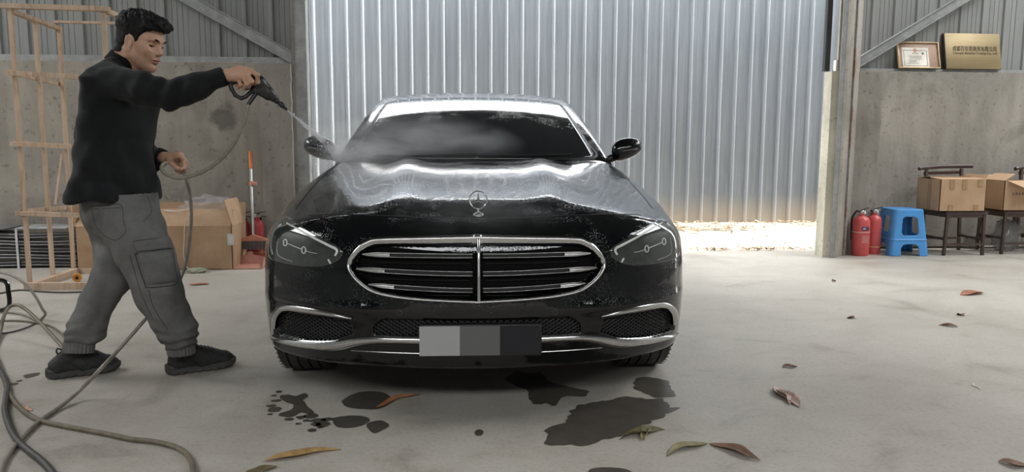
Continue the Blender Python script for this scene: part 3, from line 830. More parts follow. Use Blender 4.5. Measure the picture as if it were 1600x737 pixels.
# ---- hood star on its foot
ye, ze = .215, float(Tc(.215))-.006
st = MB(); st.lathe([(.0, .016), (.006, .014), (.014, .010), (.022, .004), (.024, -.006)][::-1], (0.004, ye, ze), 20); st.tube([(0.004, ye, ze), (0.004, ye, ze+.028)], .0035, 8)
star = st.build('hood_star', M_CHROME, car)
cz = ze+.062
rg = MB(); rg.tube([(0.004+.0355*math.cos(t), ye, cz+.0355*math.sin(t)) for t in np.linspace(0, 2*math.pi, 41)[:-1]], .0026, 8, closed=True); rg.build('star_ring', M_CHROME, star)
sp = MB()
for k in range(3):
    a = R(90+120*k); c, s_ = math.cos(a), math.sin(a)
    tip = Vector((.004+.0345*c, ye, cz+.0345*s_)); L_ = Vector((.004-.006*s_, ye, cz+.006*c)); Rr = Vector((.004+.006*s_, ye, cz-.006*c)); up = Vector((.004, ye-.004, cz)); dn = Vector((.004, ye+.004, cz))
    sp.add([tip, L_, Rr, up, dn], [(0, 1, 3), (0, 3, 2), (0, 4, 1), (0, 2, 4)])
sp.build('star_points', M_CHROME, star, smooth=False)
# ---- wheels
def make_wheel(sgn, yc):
    rim = MB(); x0 = sgn*.80
    ry = [(.105, .225), (.115, .235), (.11, .215), (.06, .205), (.0, .20), (-.06, .215), (-.10, .235)]
    rim.lathe([(r, sgn*h) for h, r in ry], (x0, yc, WR), 40, 'X')
    for k in range(10):
        a = 2*math.pi*k/10; rim.bar((x0+sgn*.085, yc+.05*math.cos(a), WR+.05*math.sin(a)), (x0+sgn*.10, yc+.215*math.cos(a), WR+.215*math.sin(a)), .035, .02, up=(1, 0, 0), bev=.004)
    rim.lathe([(.07, sgn*.05), (.07, sgn*.10), (.0, sgn*.105)], (x0, yc, WR), 20, 'X')
    w = rim.build('wheel', M_RIM, car)
    ty = MB(); pr = [(-.112, .236), (-.122, .265), (-.124, .295), (-.116, .320), (-.104, .3315), (-.078, .335)]
    for g in (-.070, -.025, .022, .066):
        pr += [(g-.0045, .335), (g-.004, .326), (g+.004, .326), (g+.0045, .335)]
    pr += [(.078, .335), (.104, .3315), (.116, .320), (.124, .295), (.122, .265), (.112, .236)]
    ty.lathe([(r, h) for h, r in pr], (x0, yc, WR), 72, 'X')
    ty.build('tyre', M_TYRE, w, sharp=28)
    # lateral sipes on the shoulders
    sp = MB()
    for k in range(60):
        a = 2*math.pi*k/60
        for q in (-.098, .098):
            sp.bar((x0+q-.02, yc+.3325*math.cos(a), WR+.3325*math.sin(a)), (x0+q+.018, yc+.3325*math.cos(a+.01), WR+.3325*math.sin(a+.01)), .004, .002, up=(0, math.cos(a), math.sin(a)))
    tag(sp.build('tread_sipe', M_BLKPL, w, smooth=False), kind='stuff')
for yc in (AXF, AXR):
    for s in (1, -1):
        make_wheel(s, yc)
        al = MB(); al.lathe([(.372, s*.56), (.372, s*.895), (.378, s*.902)], (0, yc, WR), 48, 'X'); al.v = [p if p.z > .17 else Vector((p.x, p.y, .17)) for p in al.v]
        al.build('wheel_well', M_BLKPL, car)
ub = MB(); ub.box((0, 2.4, .215), (1.5, 3.9, .06)); ub.box((0, .55, .20), (1.3, .5, .03)); ub.build('underbody', M_BLKPL, car, smooth=False)
# ------------------------------------------------------------------ the man washing the car
from mathutils.bvhtree import BVHTree
def Q(px, py, d): return np.array(U(px, py, d))
CX = np.array(CM.to_3x3() @ Vector((1, 0, 0))); CX[2] = 0; CX /= np.linalg.norm(CX)
CY = np.array([-CX[1], CX[0], 0])            # away from the lens, level
CZ = np.array([0, 0, 1.0])
M_SKIN = pmat('skin', (.50, .295, .20), .5, 0, .10, 30, .08, 400, sub=.08, bdist=.001)
M_LIP = pmat('lips', (.36, .15, .12), .45, 0, .1, 60)
M_HAIR = pmat('black_hair', (.0045, .0043, .0042), .65, 0, .4, 160, .4, 260, bdist=.003, spec=.25)
M_KNIT = pmat('black_knit', (.0068, .0074, .0085), .85, 0, .25, 40, .35, 500, sheen=.08, spec=.25)
M_RIBKNIT = pmat('black_rib_knit', (.008, .0085, .0095), .9, 0, .2, 40, .4, 400, stretch=(1, 1, .1), spec=.2)
def twill():
    m, N, L, B = nodes('washed_grey_twill')
    a = noise(N, L, 7, 5, .6); c_ = noise(N, L, 420, 2, .5)
    c = ramp(N, L, a, [(.3, (.098, .096, .092)), (.72, (.175, .173, .168))])
    c = mix(N, L, .35, c, ramp(N, L, c_, [(.3, .7), (.7, 1.15)]), 'MULTIPLY')
    L.new(c, B.inputs['Base Color']); B.inputs['Roughness'].default_value = .9; B.inputs['Specular IOR Level'].default_value = .15
    bump(N, L, B, mix(N, L, .25, noise(N, L, 34, 4, .6), c_), .35, .004); return m
M_TWILL = twill()
M_SEAM = pmat('dark_stitching', (.035, .035, .034), .9, 0, .1)
M_SHOE = pmat('black_shoe_fabric', (.019, .019, .0185), .7, 0, .3, 60, .4, 300)
M_SOLE = pmat('charcoal_sole', (.046, .044, .041), .75, 0, .25, 40, .2, 200)
man_org = Vector(G(225, 590)); man = empty('person', man_org, 0, 'short-haired man in black sweater and grey cargo trousers spraying the car', 'person')
def person_part(name, vf, mat, parent=None, midx=None):
    v, f = vf; o = mesh_obj(name, v-np.array(man_org), f, mat, parent or man, midx=midx); return o
def cones(X, Y, Z, chain, k):
    """smooth chain of round cones; chain = [(point, radius), ...]"""
    d = None
    for (a, ra), (b, rb) in zip(chain[:-1], chain[1:]):
        c = sd_cone(X, Y, Z, a, b, ra, rb); d = c if d is None else smin(d, c, k)
    return d
def bounds(pts, pad):
    P = np.array(pts); return P.min(0)-pad, P.max(0)+pad

# ---------- sweater
D0 = 3.52
TOR = [(312, 114, 243, .200), (300, 114, 243, .198), (260, 118, 240, .185), (220, 122, 238, .178), (180, 126, 239, .185), (150, 131, 236, .195), (125, 139, 228, .190), (110, 150, 221, .155), (98, 164, 216, .095), (88, 172, 214, .07)]
zs = np.array([Q(0, t[0], D0)[2] for t in TOR]); cs = np.array([Q((t[1]+t[2])/2, t[0], D0) for t in TOR]); hu = np.array([(t[2]-t[1])/2/F_PX*D0 for t in TOR]); hv = np.array([t[3] for t in TOR])
def torso(X, Y, Z):
    zi = np.clip(Z, zs[0], zs[-1]); ip = lambda a: np.interp(zi, zs, a)
    cx, cy, a, b = ip(cs[:, 0]), ip(cs[:, 1]), ip(hu), ip(hv)
    u = (X-cx)*CX[0]+(Y-cy)*CX[1]; w = (X-cx)*CY[0]+(Y-cy)*CY[1]
    u = u - .22*w                      # shoulders turned a little towards the car
    a = a - .19*b - .004
    k = (np.abs(u/a)**2.3+np.abs(w/b)**2.3)**(1/2.3); d = (k-1)*np.minimum(a, b)*.9
    return smax(d, np.maximum(Z-zs[-1], zs[0]-Z), .012)
shR, elR, wrR = Q(186, 128, 3.40), Q(263, 149, 3.37), Q(351, 119, 3.41)
shL, elL, wrL = Q(188, 132, 3.68), Q(205, 222, 3.76), Q(254, 247, 3.70)
def sleeveR(X, Y, Z): return cones(X, Y, Z, [(shR, .080), (Q(225, 141, 3.37), .068), (elR, .059), (Q(310, 133, 3.38), .050), (wrR, .041)], .03)
def sleeveL(X, Y, Z): return cones(X, Y, Z, [(shL, .075), (elL, .06), (Q(230, 240, 3.74), .052), (wrL, .045)], .03)
def sweater(X, Y, Z):
    d = smin(torso(X, Y, Z), sleeveR(X, Y, Z), .05); d = smin(d, sleeveL(X, Y, Z), .04)
    # cuffs end square
    for w, e in ((wrR, Q(310, 133, 3.38)), (wrL, Q(230, 240, 3.74))):
        n = (w-e)/np.linalg.norm(w-e); pl_ = (X-w[0])*n[0]+(Y-w[1])*n[1]+(Z-w[2])*n[2]
        near = np.sqrt((X-w[0])**2+(Y-w[1])**2+(Z-w[2])**2) < .12
        d = np.where(near, smax(d, pl_, .008), d)
    low = np.clip((1.25-Z)/.35, 0, 1)
    a = (X*CX[0]+Y*CX[1]); b = (X*CY[0]+Y*CY[1])
    fold = vnoise(a*7+Z*3.0, b*7, Z*4.0)*.011 + vnoise(a*15-Z*9, b*15, Z*8+7)*.005
    drape_ = np.sin(a*38+2.5*np.sin(Z*7)+b*22)*.0045*low
    arm = np.exp(-((X-elR[0])**2+(Y-elR[1])**2+(Z-elR[2])**2)/.012)*.008*np.sin((a*80-Z*30))
    fold = fold - np.abs(vnoise(a*8+Z*6, b*8, Z*7+3))*.014+.004
    return d + fold + drape_ + arm
lo, hi = bounds([Q(108, 315, 3.4), Q(250, 315, 3.7), shR, elR, wrR, shL, elL, wrL, Q(190, 84, 3.4), Q(190, 84, 3.7), Q(150, 150, 3.3), Q(150, 150, 3.8)], .07)
SWv = surface_nets(sweater, lo, hi, .0085)
sweat = person_part('sweater', SWv, M_KNIT)
def swbvh(vf): return BVHTree.FromPolygons([tuple(p) for p in vf[0]], [tuple(int(i) for i in q) for q in vf[1]])
# ribbed collar
def ring_pts(c, n, r1, r2, N=40, ref=None):
    n = Vector(n).normalized(); a = (Vector(ref) - n*n.dot(Vector(ref))).normalized(); b = n.cross(a)
    return [Vector(c)+a*(r1*math.cos(t))+b*(r2*math.sin(t)) for t in np.linspace(0, 2*math.pi, N+1)[:-1]]
nk0, nk1 = Q(190, 104, 3.535), Q(206, 74, 3.53)
nkd = Vector(nk1-nk0).normalized()
mb = MB()
for i, (q, r) in enumerate(((.0, .073), (.22, .068), (.42, .0645), (.46, .062))):
    c = Vector(nk0+(nk1-nk0)*q); mb.v += ring_pts(c, nkd, r, r*1.03, 40, CX)
for i in range(3):
    for k in range(40): mb.f.append((i*40+k, i*40+(k+1) % 40, (i+1)*40+(k+1) % 40, (i+1)*40+k))
mb.v = [p-man_org for p in mb.v]; col_ = mb.build('collar', M_RIBKNIT, sweat)
sol = col_.modifiers.new('thickness', 'SOLIDIFY'); sol.thickness = .006; sol.offset = 1
def cuff(c, d, r, L_, name='cuff'):
    d = Vector(d).normalized(); mb = MB(); N = 30
    for (t, rr) in ((-L_, r), (-L_*.5, r*1.02), (0, r*.97), (.002, r*.88), (-.012, r*.86)):
        mb.v += [p-man_org for p in ring_pts(Vector(c)+d*t, d, rr, rr, N, (0, 0, 1))]
    for i in range(4):
        for k in range(N): mb.f.append((i*N+k, i*N+(k+1) % N, (i+1)*N+(k+1) % N, (i+1)*N+k))
    return mb.build(name, M_RIBKNIT, sweat)
cuff(wrR, wrR-Q(310, 133, 3.38), .0405, .03); cuff(wrL, wrL-Q(230, 240, 3.74), .0445, .035)

# ---------- head (local axes f forward, u up, r towards the lens)
HS = 1.0
ear = Q(202.5, 68.5, 3.45)
pt, yw = R(16), R(10)
hF = math.cos(pt)*(math.cos(yw)*CX - math.sin(yw)*CY) - math.sin(pt)*CZ
hU = math.sin(pt)*(math.cos(yw)*CX - math.sin(yw)*CY) + math.cos(pt)*CZ
hR = np.cross(hF, hU)
HO = ear - hR*.078 - hF*.034           # middle of the head between the ears
HM = np.array([hF, hU, hR])
def H(f, u, r): return HO + f*hF + u*hU + r*hR
def loc(X, Y, Z): return [(X-HO[0])*a[0]+(Y-HO[1])*a[1]+(Z-HO[2])*a[2] for a in HM]
I3 = np.eye(3)
def skull(f, u, r): return sd_ell(f, u, r, (.020, .052, 0), I3, (.104, .086, .080))
def head_sdf(X, Y, Z):
    f, u, r0 = loc(X, Y, Z); r = np.abs(r0)
    d = skull(f, u, r)
    d = smin(d, sd_ell(f, u, r, (.070, -.012, 0), I3, (.058, .082, .064)), .03)
    d = smin(d, sd_cone(f, u, r, (.035, -.045, .048), (.098, -.083, .012), .024, .019), .03)
    d = smin(d, sd_cone(f, u, r, (.02, -.02, .056), (.035, -.045, .048), .018, .022), .025)
    d = smin(d, sd_cone(f, u, r, (.1, -.087, 0), (.111, -.086, 0), .017, .016), .02)
    d = smin(d, sd_ell(f, u, r, (.112, .044, .024), I3, (.018, .010, .034)), .016)      # brow
    d = smin(d, sd_ell(f, u, r, (.083, -.004, .044), I3, (.03, .026, .022)), .02)       # cheekbone
    eyc = np.sqrt((f-.122)**2+(u-.021)**2+(r-.036)**2)-.0165
    d = smax(d, -eyc, .014)
    d = smin(d, sd_cone(f, u, r, (.117, .030, 0), (.139, -.008, 0), .008, .0118), .012)
    d = smin(d, sd_ell(f, u, r, (.128, -.013, .013), I3, (.011, .009, .009)), .006)
    d = smax(d, -sd_ell(f, u, r, (.134, -.0205, .008), I3, (.005, .004, .004)), .003)
    # lids over the eyeball (half closed, looking down)
    d = smin(d, np.maximum(np.sqrt((f-.104)**2+(u-.021)**2+(r-.035)**2)-.0155, .019-u+.1*(r-.035)), .004)
    d = smin(d, np.maximum(np.sqrt((f-.104)**2+(u-.019)**2+(r-.035)**2)-.0145, u-.0135), .005)
    d = smin(d, sd_ell(f, u, r, (.119, -.036, 0), I3, (.012, .016, .024)), .012)         # muzzle
    d = smin(d, sd_ell(f, u, r, (.1285, -.0425, .006), I3, (.009, .0055, .020)), .004)
    d = smin(d, sd_ell(f, u, r, (.1255, -.0545, 0), I3, (.010, .0068, .020)), .004)
    d = smax(d, -sd_ell(f, u, r, (.136, -.0482, 0), I3, (.012, .0011, .024)), .003)
    # ear
    e = sd_ell(f-.030+.15*u, u, r, (-.003, .004, .079), I3, (.019, .034, .009))
    e = smax(e, -sd_ell(f-.030+.15*u, u, r, (.000, .004, .086), I3, (.013, .025, .0085)), .005)
    e = smin(e, sd_ell(f, u, r, (.036, -.001, .079), I3, (.006, .012, .007)), .006)
    e = smin(e, sd_ell(f, u, r, (.031, -.028, .077), I3, (.009, .009, .006)), .006)
    d = smin(d, e, .006)
    nk = sd_cone(X, Y, Z, HO-.028*hF-.02*hU, nk0, .056, .060)
    nk = smin(nk, sd_cone(X, Y, Z, H(.045, -.075, 0), nk0+.04*CX, .03, .045), .04)
    return smin(d, nk, .025)
lo, hi = bounds([H(-.12, .15, 0), H(.16, -.13, .1), H(.16, .15, -.1), H(-.1, -.14, .1), H(-.1, -.14, -.1), nk0], .045)
hv_, hf_ = surface_nets(head_sdf, lo, hi, .0034)
pieces = [(hv_, hf_)]
# ---------- hands and wrists (fingers each on their own chain)
def hand_mesh(wrist, fore, mcps, chains, thumb, rpalm, fr, h=.0024):
    def fn(X, Y, Z):
        d = cones(X, Y, Z, [(fore, .030), (wrist, .026)], .01)
        palm = None
        for m in mcps:
            c = sd_cone(X, Y, Z, wrist+(m-wrist)*.12, m, rpalm*1.05, rpalm*.78); palm = c if palm is None else smin(palm, c, .012)
        for a, b in zip(mcps[:-1], mcps[1:]): palm = smin(palm, sd_cone(X, Y, Z, a*.85+wrist*.15, b*.85+wrist*.15, rpalm*.8, rpalm*.8), .010)
        d = smin(d, palm, .015)
        for ch, r in zip(chains, fr):
            n = len(ch); c = None
            for i in range(n-1):
                q = sd_cone(X, Y, Z, ch[i], ch[i+1], r*(1.08-.10*i), r*(.98-.10*i)); c = q if c is None else smin(c, q, .003)
                if i: c = smin(c, np.sqrt((X-ch[i][0])**2+(Y-ch[i][1])**2+(Z-ch[i][2])**2)-r*1.06, .003)
            d = smin(d, c, .0035)
        t = None
        for i in range(len(thumb)-1):
            q = sd_cone(X, Y, Z, thumb[i], thumb[i+1], .0145-.0018*i, .0128-.0018*i); t = q if t is None else smin(t, q, .004)
        return smin(d, t, .006)
    allp = [wrist, fore]+list(mcps)+[p for c in chains for p in c]+list(thumb)
    lo, hi = bounds(allp, .035); return surface_nets(fn, lo, hi, h)
wR = Q(353, 117.5, 3.41)
RM = [Q(391, 111, 3.405), Q(386, 116, 3.392), Q(379.5, 119.5, 3.388), Q(371.5, 121.5, 3.394)]
RC = [[Q(391, 111, 3.405), Q(402, 117, 3.40), Q(402.5, 128, 3.42), Q(397, 131, 3.445)],
      [Q(386, 116, 3.392), Q(393, 127, 3.385), Q(388, 134.5, 3.41), Q(384, 131, 3.435)],
      [Q(379.5, 119.5, 3.388), Q(386, 131, 3.383), Q(381, 137, 3.41), Q(377, 132, 3.435)],
      [Q(371.5, 121.5, 3.394), Q(376, 132, 3.388), Q(372, 136.5, 3.41), Q(369, 132, 3.432)]]
RT = [Q(361, 112, 3.43), Q(372, 106.5, 3.455), Q(384, 107.5, 3.475), Q(393, 112, 3.47)]
pieces.append(hand_mesh(wR, Q(335, 124, 3.40), RM, RC, RT, .0205, (.0108, .0112, .0108, .0095)))
wLh = Q(256, 246.5, 3.70)
LM = [Q(281, 241.5, 3.665), Q(282.5, 243, 3.685), Q(281.5, 246, 3.705), Q(278, 249, 3.722)]
LC = [[LM[0], Q(288.5, 251, 3.65), Q(288, 262, 3.648), Q(281, 267.5, 3.655)], [LM[1], Q(290, 254, 3.672), Q(288.5, 266, 3.668), Q(281, 270, 3.675)],
      [LM[2], Q(288, 256, 3.697), Q(285, 267, 3.69), Q(278, 268, 3.692)], [LM[3], Q(283, 258, 3.718), Q(280, 267, 3.71), Q(275, 266, 3.705)]]
LT = [Q(264, 249, 3.675), Q(270, 256.5, 3.65), Q(277, 262.5, 3.64), Q(283.5, 264, 3.635)]
pieces.append(hand_mesh(wLh, Q(238, 244, 3.73), LM, LC, LT, .0205, (.0108, .0112, .0108, .0095)))
# limbs and trunk under the clothes, same body
HIPc = Q(185, 318, 3.56)
def under(X, Y, Z):
    d = cones(X, Y, Z, [(nk0, .056), (Q(186, 150, 3.53), .10), (Q(182, 240, 3.54), .10), (HIPc, .10)], .05)
    d = smin(d, cones(X, Y, Z, [(shR, .05), (elR, .04), (Q(335, 124, 3.40), .03)], .02), .03)
    d = smin(d, cones(X, Y, Z, [(shL, .05), (elL, .04), (Q(238, 244, 3.73), .03)], .02), .03)
    d = smin(d, cones(X, Y, Z, [(Q(197, 330, 3.50), .075), (Q(243, 430, 3.50), .05), (Q(283, 540, 3.55), .028)], .02), .03)
    return smin(d, cones(X, Y, Z, [(Q(180, 330, 3.62), .075), (Q(178, 425, 3.58), .05), (Q(123, 536, 3.54), .028)], .02), .03)
lo, hi = bounds([nk0, HIPc, elR, elL, Q(335, 124, 3.4), Q(284, 566, 3.55), Q(118, 570, 3.53), Q(190, 150, 3.4), Q(190, 150, 3.75)], .11)
pieces.append(surface_nets(under, lo, hi, .016))
bv, bf, off = [], [], 0
for v, f in pieces: bv.append(v); bf.append(f+off); off += len(v)
bv = np.concatenate(bv); bf = np.concatenate(bf)
fc = bv[bf].mean(1); lf, lu, lr = loc(fc[:, 0], fc[:, 1], fc[:, 2])
mi = ((((lu+.0425)/.0075)**2+(lr/.023)**2 < 1) | (((lu+.0555)/.0085)**2+(lr/.021)**2 < 1)) & (lf > .118)
person_part('body', (bv, bf), [M_SKIN, M_LIP], midx=mi.astype(int))
# eyes and brows
M_EYE = pmat('eye', (.03, .02, .015), .1, 0, .1)
for s in (1, -1):
    mb = MB(); mb.lathe([(0, -.0138)]+[(.0138*math.cos(a), .0138*math.sin(a)) for a in np.linspace(-1.4, 1.4, 11)]+[(0, .0138)], Vector(H(.104, .0205, s*.035))-man_org, 16); mb.build('eye', M_EYE, man)
    mb = MB(); pts = [H(f, u, s*r) for f, u, r in ((.1310, .0385, .012), (.1325, .0450, .024), (.1285, .0480, .037), (.1170, .0450, .050))]
    mb.tube([Vector(p)-man_org for p in spline(pts, 4)], [.0028]*4+[.0042]*5+[.0022]*4, 6); mb.build('eyebrow', M_HAIR, man)
    mb = MB(); pts = [H(f, u, s*r) for f, u, r in ((.1165, .0185, .022), (.1200, .0195, .032), (.1160, .0180, .043), (.108, .0155, .050))]
    mb.tube([Vector(p)-man_org for p in spline(pts, 4)], .0013, 5); mb.build('eyelash', M_HAIR, man)
# hair
HL = tab([-.3, -.12, -.05, -.008, .010, .020, .034, .046, .054, .062, .070, .086, .105, .13, .2], [-.055, -.055, -.055, -.040, -.01, .036, .042, .030, .004, .010, .045, .070, .083, .090, .09])
def hair(X, Y, Z):
    f, u, r = loc(X, Y, Z); ra = np.abs(r)
    top = np.clip((u-.045)/.07, 0, 1); fr_ = np.clip((f-.05)/.07, 0, 1)
    th = .0035+.023*top**1.1+.010*fr_*top
    n1 = vnoise(f*52+u*20, u*34, r*60)*.007 + vnoise(f*120+u*60, u*60, r*150+4)*.0065
    n2 = vnoise(f*210, u*120, r*260)*.003
    nk = sd_cone(X, Y, Z, HO-.028*hF-.02*hU, nk0, .056, .060)
    d = smin(skull(f, u, ra), nk, .025) - th + (n1+n2)*(.20+.80*top)
    # fringe pushed forward over the brow
    d = smin(d, sd_ell(f, u, r, (.088, .114, 0), I3, (.044, .024, .062)) + (n1+n2)*.9, .02)
    hl = HL(f) - np.clip((.03-ra)/.03, 0, 1)*.0 + vnoise(f*160, u*10, r*160)*.004
    return smax(d, hl-u, .004)
lo, hi = bounds([H(-.13, .18, 0), H(.17, .0, .1), H(.17, .17, -.1), H(-.12, -.06, .1), H(-.12, -.06, -.1)], .02)
person_part('hair', surface_nets(hair, lo, hi, .0034), M_HAIR)

# ---------- cargo trousers
pxm = lambda p, d: p/F_PX*d
NEAR = [(194, 316, 47, 3.53), (206, 352, 47, 3.51), (228, 396, 43, 3.495), (243, 432, 37.5, 3.49), (250, 458, 35, 3.495), (263, 488, 30.5, 3.51), (277, 515, 31, 3.53), (281, 529, 24, 3.54), (283, 538, 17, 3.545), (284, 552, 16.5, 3.55)]
FAR = [(176, 318, 44, 3.62), (185, 356, 38, 3.61), (185, 400, 33, 3.59), (176, 430, 31, 3.575), (155, 468, 29, 3.56), (136, 511, 29.5, 3.545), (127, 526, 23.5, 3.54), (124, 536, 18, 3.54), (123, 549, 17, 3.535)]
def legchain(T): return [(Q(x, y, d), pxm(r, d)) for x, y, r, d in T]
def trousers(X, Y, Z):
    near = cones(X, Y, Z, legchain(NEAR), .02); far = cones(X, Y, Z, legchain(FAR), .02)
    pel = sd_ell(X, Y, Z, Q(188, 306, 3.56), np.array([CX, CY, CZ]), (.158, .150, .15))
    seat = sd_ell(X, Y, Z, Q(170, 335, 3.56), np.array([CX, CY, CZ]), (.105, .15, .11))
    d = smin(near, far, .012); d = smin(d, pel, .045); d = smin(d, seat, .05)
    a = X*CX[0]+Y*CX[1]; b = X*CY[0]+Y*CY[1]
    low = np.clip((.34-Z)/.22, 0, 1); cuffz = Z < .152
    f1 = vnoise(a*8+Z*3, b*8, Z*3.2)*.011 - np.abs(vnoise(a*13-Z*7, b*13, Z*5))*.013+.0035
    f2 = np.sin(Z*95+5*vnoise(a*9, b*9, Z*7)*2)*.008*low
    f3 = -np.abs(vnoise(a*24+Z*20, b*24, Z*9))*.004+.001
    f = np.where(cuffz, np.sin((a+b*.7)*260)*.0018, f1+f2+f3)
    top = Q(0, 296, 3.56)[2]
    return smax(d+f+.004, np.maximum(Z-top, Q(0, 545, 3.54)[2]-Z), .008)
lo, hi = bounds([Q(x+s*r, y, d+t) for T in (NEAR, FAR) for (x, y, r, d) in T for s in (-1, 1) for t in (-.14, .14)], .03)
TRv = surface_nets(trousers, lo, hi, .0085)
trs = person_part('trousers', TRv, M_TWILL)
TB = swbvh(TRv)
def on_cloth(px, py, bv_=TB):
    d = ray(px, py).normalized(); h = bv_.ray_cast(Vector(_c0), d)
    return (h[0], h[1]) if h[0] is not None else (None, None)
def cloth_patch(name, quad, lift, mat, parent, n=10, bulge=0.0, bv_=TB):
    """quad of points seen on the cloth -> a flap of cloth lying on it"""
    q = [np.array(p, float) for p in quad]; v = []; f = []; v2 = []
    for j in range(n+1):
        for i in range(n+1):
            s, t = i/n, j/n; p = (q[0]*(1-s)+q[1]*s)*(1-t)+(q[3]*(1-s)+q[2]*s)*t
            P, Nn = on_cloth(p[0], p[1], bv_)
            if P is None: P, Nn = Vector(v[-1]) + man_org, Vector(v2[-1])
            e = min(1, min(s, 1-s, t, 1-t)*n)
            Nn = (Nn + Vector((0, -.6, 0))).normalized()
            off = -.004 + (lift+.004)*min(1, e) + bulge*math.sin(math.pi*s)*math.sin(math.pi*t) + .003*float(vnoise(np.array(i*.8), np.array(j*.5), np.array(3.0)))*e
            v.append(P+Nn*off-man_org); v2.append(Nn)
    f = [(j*(n+1)+i, (j+1)*(n+1)+i, (j+1)*(n+1)+i+1, j*(n+1)+i+1) for j in range(n) for i in range(n)]
    return mesh_obj(name, v, f, mat, parent)
def stitch(name, pts, parent, r=.0016, bv_=TB):
    P = [on_cloth(*p, bv_)[0] for p in spline(pts, 8)]; P = [p-man_org for p in P if p is not None]
    mb = MB(); mb.tube(P, r, 5); return mb.build(name, M_SEAM, parent)
pk = cloth_patch('cargo_pocket', [(212, 388), (268, 382), (275, 441), (229, 447)], .014, M_TWILL, trs, 14, .015)
fl = cloth_patch('pocket_flap', [(207, 377), (267, 370), (270, 389), (212, 395)], .029, M_TWILL, trs, 10, .004)
stitch('pocket_seam', [(227, 449), (250, 448), (276, 442), (274, 420), (270, 392)], trs, .0024); stitch('pocket_seam', [(211, 396), (218, 420), (228, 448)], trs, .0024); stitch('pocket_seam', [(211, 396.5), (240, 393.5), (270, 389.5)], trs, .0028); stitch('pocket_seam', [(207, 377), (236, 373), (267, 370)], trs, .0016)
for l in ([(143, 323), (165, 321), (189, 320), (193, 345), (196, 362), (178, 375), (152, 356), (143, 323)], [(230, 306), (237, 330), (224, 346)], [(232, 452), (240, 480), (262, 515)], [(203, 398), (212, 430), (222, 462), (240, 500)], [(145, 327), (190, 324)]):
    stitch('seam', l, trs, .0013)
def ankle_cuff(a, b, r):
    a, b = Vector(a), Vector(b); d = (b-a).normalized(); mb = MB(); N = 48; n = 6
    for i in range(n+1):
        t = i/n; rr = r*(1.05 if i in (0, n) else 1.10)
        R_ = ring_pts(a+(b-a)*t, d, 1, 1, N, CX); c = a+(b-a)*t
        mb.v += [c-man_org+(p-c)*(rr*(1+.035*(1 if k % 2 else -1))) for k, p in enumerate(R_)]
    for i in range(n):
        for k in range(N): mb.f.append((i*N+k, i*N+(k+1) % N, (i+1)*N+(k+1) % N, (i+1)*N+k))
    mb.f.append(tuple(n*N+k for k in range(N)))
    return mb.build('ankle_cuff', M_TWILL, trs)
ankle_cuff(Q(282.5, 536, 3.545), Q(283.5, 553, 3.55), pxm(18.5, 3.55)); ankle_cuff(Q(124, 534, 3.54), Q(122.5, 551, 3.535), pxm(20, 3.535))
